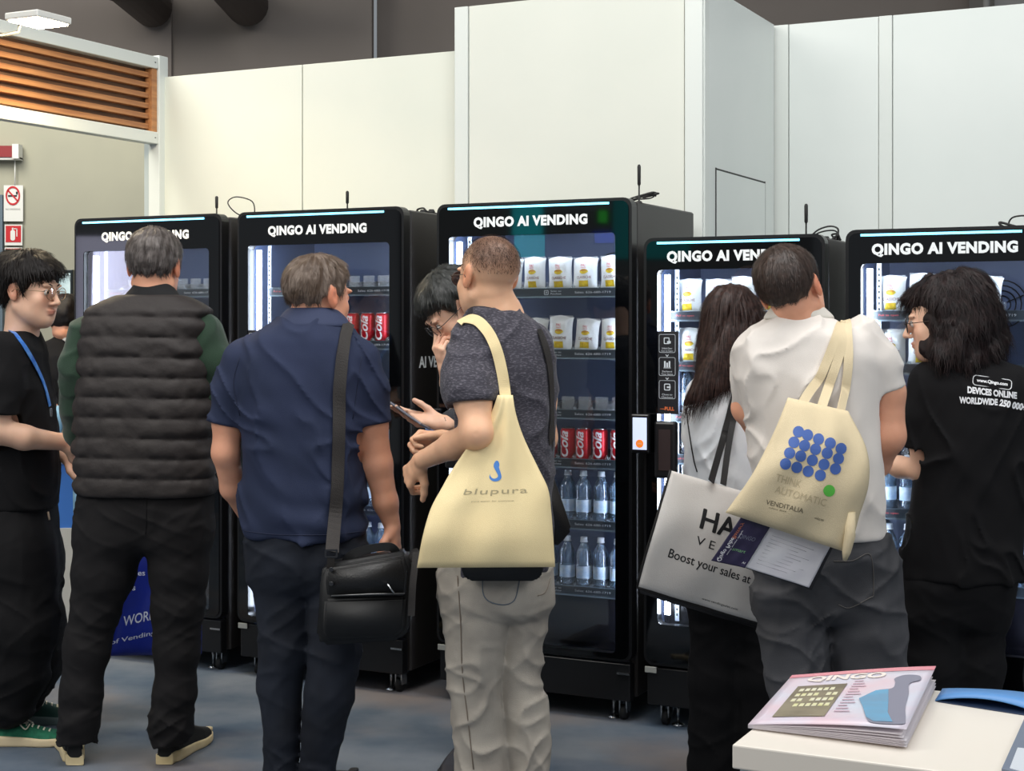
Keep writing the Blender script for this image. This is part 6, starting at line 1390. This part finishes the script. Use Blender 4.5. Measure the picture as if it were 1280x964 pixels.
# ---- P8: person with curly dark hair and black t-shirt with print
s = Person(1208, 4.85, 'person with wavy dark hair and glasses in a black t-shirt with white back print')
s.head(1177, 403, 0.0, -76, 8, 0, 1.02)
s.body(SK_P, torso=[(460, 1170, 1250, .07, 0), (500, 1155, 1270, .11, 0), (700, 1160, 1262, .11, 0)], limbs=[[(1158, 480, 0, 20), (1152, 550, .0, 15), (1153, 588, .02, 14.5), (1125, 584, .1, 13), (1100, 576, .17, 9.5)], [(1268, 480, 0, 20), (1290, 560, .02, 15), (1275, 600, .15, 11)]], neck=(1192, 458, 0, 23),
       hands=[dict(w=s.p(1098, 575, .18), f=(-0.9, 0.2, 0.15), n=(0, 0.3, 0.9), side=1, curl=(0.5, 0.5, 0.6, 0.6)), dict(w=s.p(1272, 602, .16), f=(-0.7, 0.6, 0.1), n=(0, 0.3, 0.9), side=-1)])
s.cloth('trousers', black_tr, rows=[(700, 1133, 1274, .13, 0), (730, 1130, 1268, .135, 0), (790, 1129, 1256, .10, 0)], chains=[[(1165, 760, 0, 36), (1166, 830, 0, 35), (1166, 900, 0, 32), (1168, 985, 0, 28)], [(1222, 760, .02, 35), (1218, 830, .02, 34), (1216, 900, .02, 31), (1214, 985, .02, 28)]], disp=legfolds(0.008, 12, 9), h=0.007)
shoe(s, 1168, 992, 0, -20, bsu, crm); shoe(s, 1216, 992, .03, 0, bsu, crm)
def f8(x, y, z): return folds(0.010, (13, 9, 2.2), 23, 0.4)(x, y, z)*(0.5+0.8*sstep(1.3, 1.1, z))
s.cloth('t_shirt', black_tee, rows=[(442, 1180, 1232, .06, 0), (452, 1160, 1256, .085, 0), (464, 1146, 1276, .11, 0), (484, 1140, 1286, .13, 0), (530, 1142, 1284, .14, 0), (600, 1142, 1280, .14, 0), (680, 1134, 1277, .145, 0), (724, 1131, 1275, .147, 0)],
        chains=[[(1160, 478, 0, 24), (1151, 520, 0, 22), (1150, 566, 0.0, 20)], [(1268, 482, 0, 23), (1292, 558, .02, 21)]], disp=f8, late=hemcut(s, (1150, 561, 0, 20), (-0.05, 0, -1)), h=0.0055, label='black t-shirt with white lettering on the back')
tee8 = s.last
ptw = mat('shirt print white', (232, 232, 234), 0.6)
ex = (1, 0.16); ey = (0.16, -1)
text_on(s, 'back_lettering', 'www.Qingo.com', ptw, s.t, 1240, 478.5, (1, 0.14), (0.1, -1), 5.5, fit=39, bold=0.04)
text_on(s, 'back_lettering', 'DEVICES ONLINE', ptw, s.t, 1240, 491, (1, 0.12), (0.0, -1), 8.6, fit=62, bold=0.05)
text_on(s, 'back_lettering', 'WORLDWIDE', ptw, s.t, 1223, 501.5, (1, 0.06), (0.0, -1), 8.6, fit=48, bold=0.05)
text_on(s, 'back_lettering', '250 000+', ptw, s.t, 1266, 506.5, (1, 0.20), (0.0, -1), 9.2, fit=36, bold=0.05, shear=0.3)
bm = bmesh.new(); bp_ = rr(-24, 24, -6, 6, 4, 4); tube(bm, [on(s, 1240+p[0]+0.1*p[1], 478.5+0.14*p[0]-p[1], 0.002)[0] for p in bp_], 0.0014, 5, True); from_bm('print_frame', bm, ptw, s.t)
cur = mat('wavy dark brown hair', (26, 18, 18), 0.6, spec=0.3, col2=(44, 29, 28), ns=50, thr=(0.4, 0.7))
def curly(G):
    rs = np.random.RandomState(5)
    for x0, x1, yb, dy in ((1168, 1166, 450, -.04), (1180, 1180, 458, -.08), (1194, 1196, 462, -.10), (1208, 1212, 466, -.10), (1220, 1226, 470, -.08), (1228, 1238, 462, -.05), (1234, 1246, 448, .0)):
        pts = []
        for k in range(8):
            t = k/7; pts.append((x0+(x1-x0)*t+3.0*math.sin(t*9+x0), 395+(yb-395)*t, dy*(0.5+0.5*t)+0.01*math.sin(t*8+x0*2), 14*(1-t)**0.5+3+2*math.sin(t*10+x0)))
        G.chain(s.ch(pts), 0.02)
    G.chain(s.ch([(1205, 378, 0, 42), (1212, 410, 0, 36), (1216, 432, 0, 26)]), 0.03)
    G.disp(lambda x, y, z: 0.013*(noise(x*22+3+2*noise(x*9, y*9, z*9), y*22+3, z*14+3)-0.5)*2, 0.03)
s.hair(cur, 0.03, lambda a, b_, c: 0.026+0.006*sstep(0, .09, c), (8, 0.010), line=[(-0.12, -0.12), (-0.03, -0.10), (-0.005, -0.05), (0.01, 0.0), (0.03, 0.045), (0.06, 0.05), (0.085, 0.050), (0.12, 0.055)], extra=curly, strands=4200, slen=0.045, down=0.9, seed=41, sw=0.0011, jit=0.012, pts=s.ch([(1200, 380, 0, 60), (1240, 480, -.1, 20), (1160, 470, -.1, 20)]), wav=0.004)
face_bits(s, blackhair); glasses(s, mat('dark wire', (60, 50, 44), 0.3, metal=0.7), size=(0.024, 0.022))

# ---- background visitor, seated, behind the man with glasses
s = Person(84, 7.0, 'seated visitor in black top and light blue jeans, glimpsed behind the quilted vest', 0.006)
s.head(86, 404, .1, 20, 20, 0, 1.0)
s.body(SK_M, torso=[(425, 70, 100, .06, .1), (500, 66, 104, .1, .1)], limbs=[[(62, 440, .05, 10), (56, 490, -.05, 8), (70, 520, -.2, 7)], [(106, 440, .05, 10), (112, 490, -.05, 8), (100, 520, -.2, 7)], [(66, 530, -.28, 9), (66, 560, -.26, 8), (68, 572, -.26, 7)]], neck=(85, 428, .1, 11))
s.cloth('jacket', black_tee, rows=[(418, 74, 96, .05, .1), (426, 60, 106, .08, .1), (445, 54, 112, .11, .1), (490, 56, 110, .12, .1), (520, 58, 110, .13, .1)], chains=[[(62, 438, .05, 12), (56, 490, -.05, 11), (68, 515, -.15, 9)], [(106, 438, .05, 12), (112, 490, -.05, 11), (100, 515, -.15, 9)]], disp=folds(0.008, seed=31), h=0.008)
jk = s.last
s.cloth('jeans', mat('light blue denim', (120, 160, 186), 0.8, bump=0.2, bs=300), rows=[(505, 60, 108, .13, .1), (528, 60, 108, .13, .1)], chains=[[(74, 518, .05, 15), (68, 522, -.25, 13), (66, 540, -.27, 10)], [(98, 518, .05, 15), (100, 522, -.25, 13), (101, 560, -.27, 10), (101, 640, -.27, 9)]], disp=legfolds(0.006, 14, 2), h=0.008)
s.last = jk
strap_on(s, 'grey_strap', [(80, 424), (88, 430), (91, 445), (88, 460)], 0.02, mat('strap pale grey', (150, 154, 160), 0.6), s.t, wpos=False, off=0.006, n=4)
s.hair(blackhair, 0.02, 0.018, (20, 0.006), h=0.006)
shoe(s, 66, 585, -.30, 150, bsu, crm, Ls=0.26, label='dark shoe with pale sole'); 
st_ = thing('bar_stool', 'stool under the seated visitor behind the quilted vest', 'stool', (s.X, s.Y+.1, 0))
box('seat', -0.18, 0.18, -0.17, 0.17, 0.93, 0.98, mat('stool seat grey', (120, 122, 124), 0.5), st_, bev=0.02)
for a in range(4):
    bm = bmesh.new(); sx, sy = ((1, 1), (1, -1), (-1, 1), (-1, -1))[a]; tube(bm, [(0.12*sx, 0.12*sy, 0.94), (0.2*sx, 0.2*sy, 0.0)], 0.011, 6); from_bm('leg', bm, chrome, st_)
# blue paper carrier bag behind the vest man's legs
ra = at(190, 735, 5.75); ba = thing('carrier_bag', 'royal blue carrier bag standing on the floor behind the black trousers', 'bag', (float(ra[0]), 5.75, 0.0)); o_ = np.array(ba.location); rl = lambda x, y, Y: at(x, y, Y)-o_
blu = mat('royal blue laminate', (22, 42, 148), 0.35, col2=(18, 34, 126), ns=4, bump=0.15, bs=14)
S = Sheet([(rl(142, 672, 5.70), rl(248, 672, 5.72)), (rl(140, 740, 5.66), rl(252, 740, 5.70)), (rl(134, 820, 5.64), rl(252, 818, 5.70))], bulge=0.03, wr=0.006, seed=3); S.build('bag_body', blu, ba)
wb_ = np.linalg.norm(S.at(1, .5)-S.at(0, .5)); hb_ = np.linalg.norm(S.at(.5, 1)-S.at(.5, 0)); pal = mat('print pale blue white', (206, 212, 232), 0.5)
for tx, u, v, sz, ft, sl in (('Snacks', 0.17, 0.22, .022, .09, 0), ('Switches', 0.20, 0.33, .022, .115, -.0), ('Deals', 0.155, 0.46, .022, .075, 0), ('WORLD', 0.36, 0.70, .034, .135, -.5), ('of Vending!', 0.28, 0.86, .020, .165, -.5)):
    S.text('bag_lettering', tx, pal, ba, u, v, sz, (1/wb_, sl), (0, -1/hb_), fit=ft, bold=0.01)
bm = bmesh.new(); tube(bm, spl([rl(165, 674, 5.70), rl(170, 655, 5.70), rl(185, 648, 5.71), rl(205, 655, 5.71), rl(212, 674, 5.71)], 6), 0.004, 6); from_bm('bag_handle', bm, pal, ba)

# ================= counter and prints in the foreground
HT = 1.01
def tp(x, y, z=HT): Y = (CH-z)*F/(y-HZ); return np.array(((x-CX)/F*Y, Y, z))
crn = tp(915, 931)
ct = thing('display_counter', 'white counter with overhanging top in the right foreground', 'counter', (float(crn[0]), float(crn[1]), 0), RZ)
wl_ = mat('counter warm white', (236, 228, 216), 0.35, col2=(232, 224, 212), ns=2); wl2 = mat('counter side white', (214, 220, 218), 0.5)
Wc = 1.15
box('countertop', 0, Wc, 0, 0.372, HT-0.028, HT, wl_, ct, bev=0.002)
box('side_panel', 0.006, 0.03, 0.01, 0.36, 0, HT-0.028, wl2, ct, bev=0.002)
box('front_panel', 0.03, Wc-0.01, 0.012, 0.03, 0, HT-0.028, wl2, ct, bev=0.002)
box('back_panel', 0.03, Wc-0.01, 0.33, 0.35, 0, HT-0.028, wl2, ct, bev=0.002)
# magazine
mo = tp(1040, 885, HT); mg = thing('magazine', 'pink and white magazine lying open edged on the white counter', 'magazine', (float(mo[0]), float(mo[1]), HT)); O = np.array(mg.location)
pg = mat('magazine page white', (226, 218, 222), 0.4)
def mpt(u, v, lift, dz=0.0):
    """u across 0..1, v front(0)..back(1)"""
    a = tp(935, 912); b_ = tp(1133, 938); c = tp(990, 850); d = tp(1170, 862); z = HT+0.002+dz
    p = (a*(1-u)+b_*u)*(1-v)+(c*(1-u)+d*u)*v; q = p-O
    q[2] = z-O[2]+lift*(max(0, math.sin(min(1, u*0.62+0.0)*PI*0.75)))*0.9+lift*0.35*u*u*v
    return q
def leaf(name, lift, dz, m, inset=0.0, th=0.0004):
    N, K = 16, 8; v = []; f = []
    for s_ in (0, 1):
        for j in range(K+1):
            for i in range(N+1):
                p = mpt(i/N*(1-inset), j/K*(1-0.3*inset)+0.0, lift, dz); v.append((p[0], p[1], p[2]-s_*th))
    n1 = (N+1)*(K+1)
    for j in range(K):
        for i in range(N):
            q = (j*(N+1)+i, j*(N+1)+i+1, (j+1)*(N+1)+i+1, (j+1)*(N+1)+i); f.append(q); f.append(tuple(n1+x for x in q[::-1]))
    B = [i for i in range(N+1)]+[j*(N+1)+N for j in range(1, K+1)]+[K*(N+1)+i for i in range(N-1, -1, -1)]+[j*(N+1) for j in range(K-1, 0, -1)]
    for i in range(len(B)): a, c = B[i], B[(i+1) % len(B)]; f.append((c, a, a+n1, c+n1))
    return pyd(name, v, f, m, mg, True)
cov = mat('cover pink wash', (222, 196, 206), 0.3, col2=(206, 214, 228), ns=9, thr=(0.35, 0.7), det=3)
for k in range(5): leaf('page', 0.002+0.0012*k, 0.0006*k, pg, 0.01*(k % 2))
leaf('page', 0.010, 0.003, pg, 0.02); leaf('page', 0.013, 0.0035, pg, 0.03)
leaf('cover', 0.020, 0.004, cov)
def mtop(u, v): p = mpt(u, v, 0.020, 0.004); return (p[0], p[1], p[2]+0.0005)
def mgrid(name, u0, u1, v0, v1, m, k=8):
    v = []; f = []
    for j in range(k+1):
        for i in range(k+1): v.append(mtop(u0+(u1-u0)*i/k, v0+(v1-v0)*j/k))
    for j in range(k):
        for i in range(k): f.append((j*(k+1)+i, j*(k+1)+i+1, (j+1)*(k+1)+i+1, (j+1)*(k+1)+i))
    return pyd(name, v, f, m, mg)
mgrid('cover_band', 0, 1, 0.93, 1.0, mat('cover rose', (214, 128, 142), 0.35, col2=(222, 150, 160), ns=9))
def mup(n, q=0.0003): 
    o = n; o.location.z += q; return o
mup(mgrid('cover_picture', 0.12, 0.46, 0.12, 0.72, mat('picture olive grey', (140, 130, 108), 0.5, col2=(112, 102, 84), ns=20)))
bm = bmesh.new()
for j in range(4):
    for i in range(7):
        if (i*3+j) % 7 == 0: continue
        u0 = 0.155+i*0.042; v0 = 0.30+j*0.10; bm.faces.new([bm.verts.new((lambda q: (q[0], q[1], q[2]+0.0006))(mtop(u, v))) for u, v in ((u0, v0), (u0+0.032, v0), (u0+0.030, v0+0.055), (u0+0.002, v0+0.055))])
o = from_bm('picture_products', bm, mat('picture pale yellow', (212, 208, 150), 0.5, col2=(226, 222, 206), ns=60), mg); o['kind'] = 'stuff'
v, f = text_tris('QINGO', 1, fit=1, bold=0.04); v[:, 1] *= 1
pyd('cover_title', [(lambda q: (q[0], q[1], q[2]+0.0006))(mtop(0.42+a*0.54, 0.85+b_*0.13)) for a, b_ in v], f, mat('title cream', (238, 226, 218), 0.4), mg)
pol = [(0.62, 0.42), (0.70, 0.56), (0.80, 0.60), (0.80, 0.70), (0.78, 0.78), (0.84, 0.84), (0.94, 0.82), (0.96, 0.74), (0.90, 0.68), (0.93, 0.50), (0.95, 0.30), (0.99, 0.12), (0.98, 0.05), (0.80, 0.04), (0.74, 0.12), (0.68, 0.28)]
pyd('cover_portrait', [(lambda q: (q[0], q[1], q[2]+0.0006))(mtop(a*0.98, b_)) for a, b_ in spl(pol+pol[:1], 4)[:-1]], [tuple(range(4*len(pol)))], mat('portrait grey', (132, 132, 148), 0.5), mg)
pol = [(0.62, 0.42), (0.70, 0.56), (0.78, 0.58), (0.82, 0.40), (0.86, 0.20), (0.92, 0.07), (0.80, 0.06), (0.74, 0.12), (0.68, 0.28)]
pyd('cover_shirt', [(lambda q: (q[0], q[1], q[2]+0.0009))(mtop(a*0.98, b_)) for a, b_ in pol], [tuple(range(len(pol)))], mat('portrait cyan', (92, 176, 214), 0.5, col2=(110, 150, 180), ns=12), mg)
bm = bmesh.new()
for k in range(12):
    v0 = 0.20+k*0.05; bm.faces.new([bm.verts.new((lambda q: (q[0], q[1], q[2]+0.0006))(mtop(u, v))) for u, v in ((0.50, v0), (0.60-0.02*(k % 3), v0), (0.60-0.02*(k % 3), v0+0.012), (0.50, v0+0.012))])
o = from_bm('cover_small_print', bm, mat('small print rose', (190, 150, 168), 0.5), mg); o['kind'] = 'stuff'
# blue folder on the back right of the counter
bo = tp(1230, 880); bf = thing('blue_folder', 'sky blue curled folder on the white counter at the right edge', 'folder', (float(bo[0]), float(bo[1]), HT)); O2 = np.array(bf.location)
v = []; f = []; N = 20
for j, (p0, p1) in enumerate(((tp(1169, 877), tp(1345, 903)), (tp(1178, 862), tp(1360, 876)))):
    for i in range(N+1):
        t = i/N; p = p0*(1-t)+p1*t-O2; h_ = 0.001+(0.012*math.sin(PI*min(1, t*1.25))**0.8+0.001)*(1.0 if j == 0 else 0.35); v.append((p[0], p[1], h_))
n1 = len(v); v += [(p[0], p[1], p[2]-0.0018) for p in v]
for i in range(N): f.append((i, i+1, N+2+i, N+1+i)); f.append((n1+i+1, n1+i, n1+N+1+i, n1+N+2+i)); f.append((i+1, i, n1+i, n1+i+1)); f.append((N+1+i, N+2+i, n1+N+2+i, n1+N+1+i))
f += [(0, N+1, n1+N+1, n1), (2*N+1, N, n1+N, n1+2*N+1)]
pyd('folder_cover', v, f, mat('sky blue card', (88, 146, 208), 0.45), bf, True)
a, b_, c, d = (tp(1172, 878), tp(1345, 905), tp(1360, 878), tp(1180, 864)); bm = bmesh.new()
P = [(q-O2)[:2] for q in (a, b_, c, d)]; lo_ = [bm.verts.new((q[0], q[1], 0.0002)) for q in P]; hi_ = [bm.verts.new((q[0], q[1], 0.0012)) for q in P]
bm.faces.new(lo_[::-1]); bm.faces.new(hi_)
for i in range(4): bm.faces.new((lo_[i], lo_[(i+1) % 4], hi_[(i+1) % 4], hi_[i]))
from_bm('folder_back', bm, mat('dark blue card', (52, 66, 92), 0.5), bf)
# framed sheet lying at the right end of the counter
q0 = tp(1300, 945); tb = thing('framed_sheet', 'grey framed sheet lying at the lower right corner of the white counter', 'sign', (float(q0[0]), float(q0[1]), HT)); O3 = np.array(tb.location)
def plate(name, pts, z0, z1, m):
    bm = bmesh.new(); P = [(tp(*q)-O3)[:2] for q in pts]; a = [bm.verts.new((p[0], p[1], z0)) for p in P]; c = [bm.verts.new((p[0], p[1], z1)) for p in P]
    bm.faces.new(a[::-1]); bm.faces.new(c)
    for i in range(len(P)): j = (i+1) % len(P); bm.faces.new((a[i], a[j], c[j], c[i]))
    return from_bm(name, bm, m, tb)
plate('frame', [(1252, 968), (1281, 903), (1340, 915), (1330, 990)], 0.0003, 0.006, mat('frame steel grey', (112, 122, 140), 0.4))
plate('sheet', [(1262, 968), (1272, 942), (1330, 948), (1322, 985)], 0.006, 0.0068, mat('sheet pale', (206, 212, 220), 0.4))
bpy.context.view_layer.update()
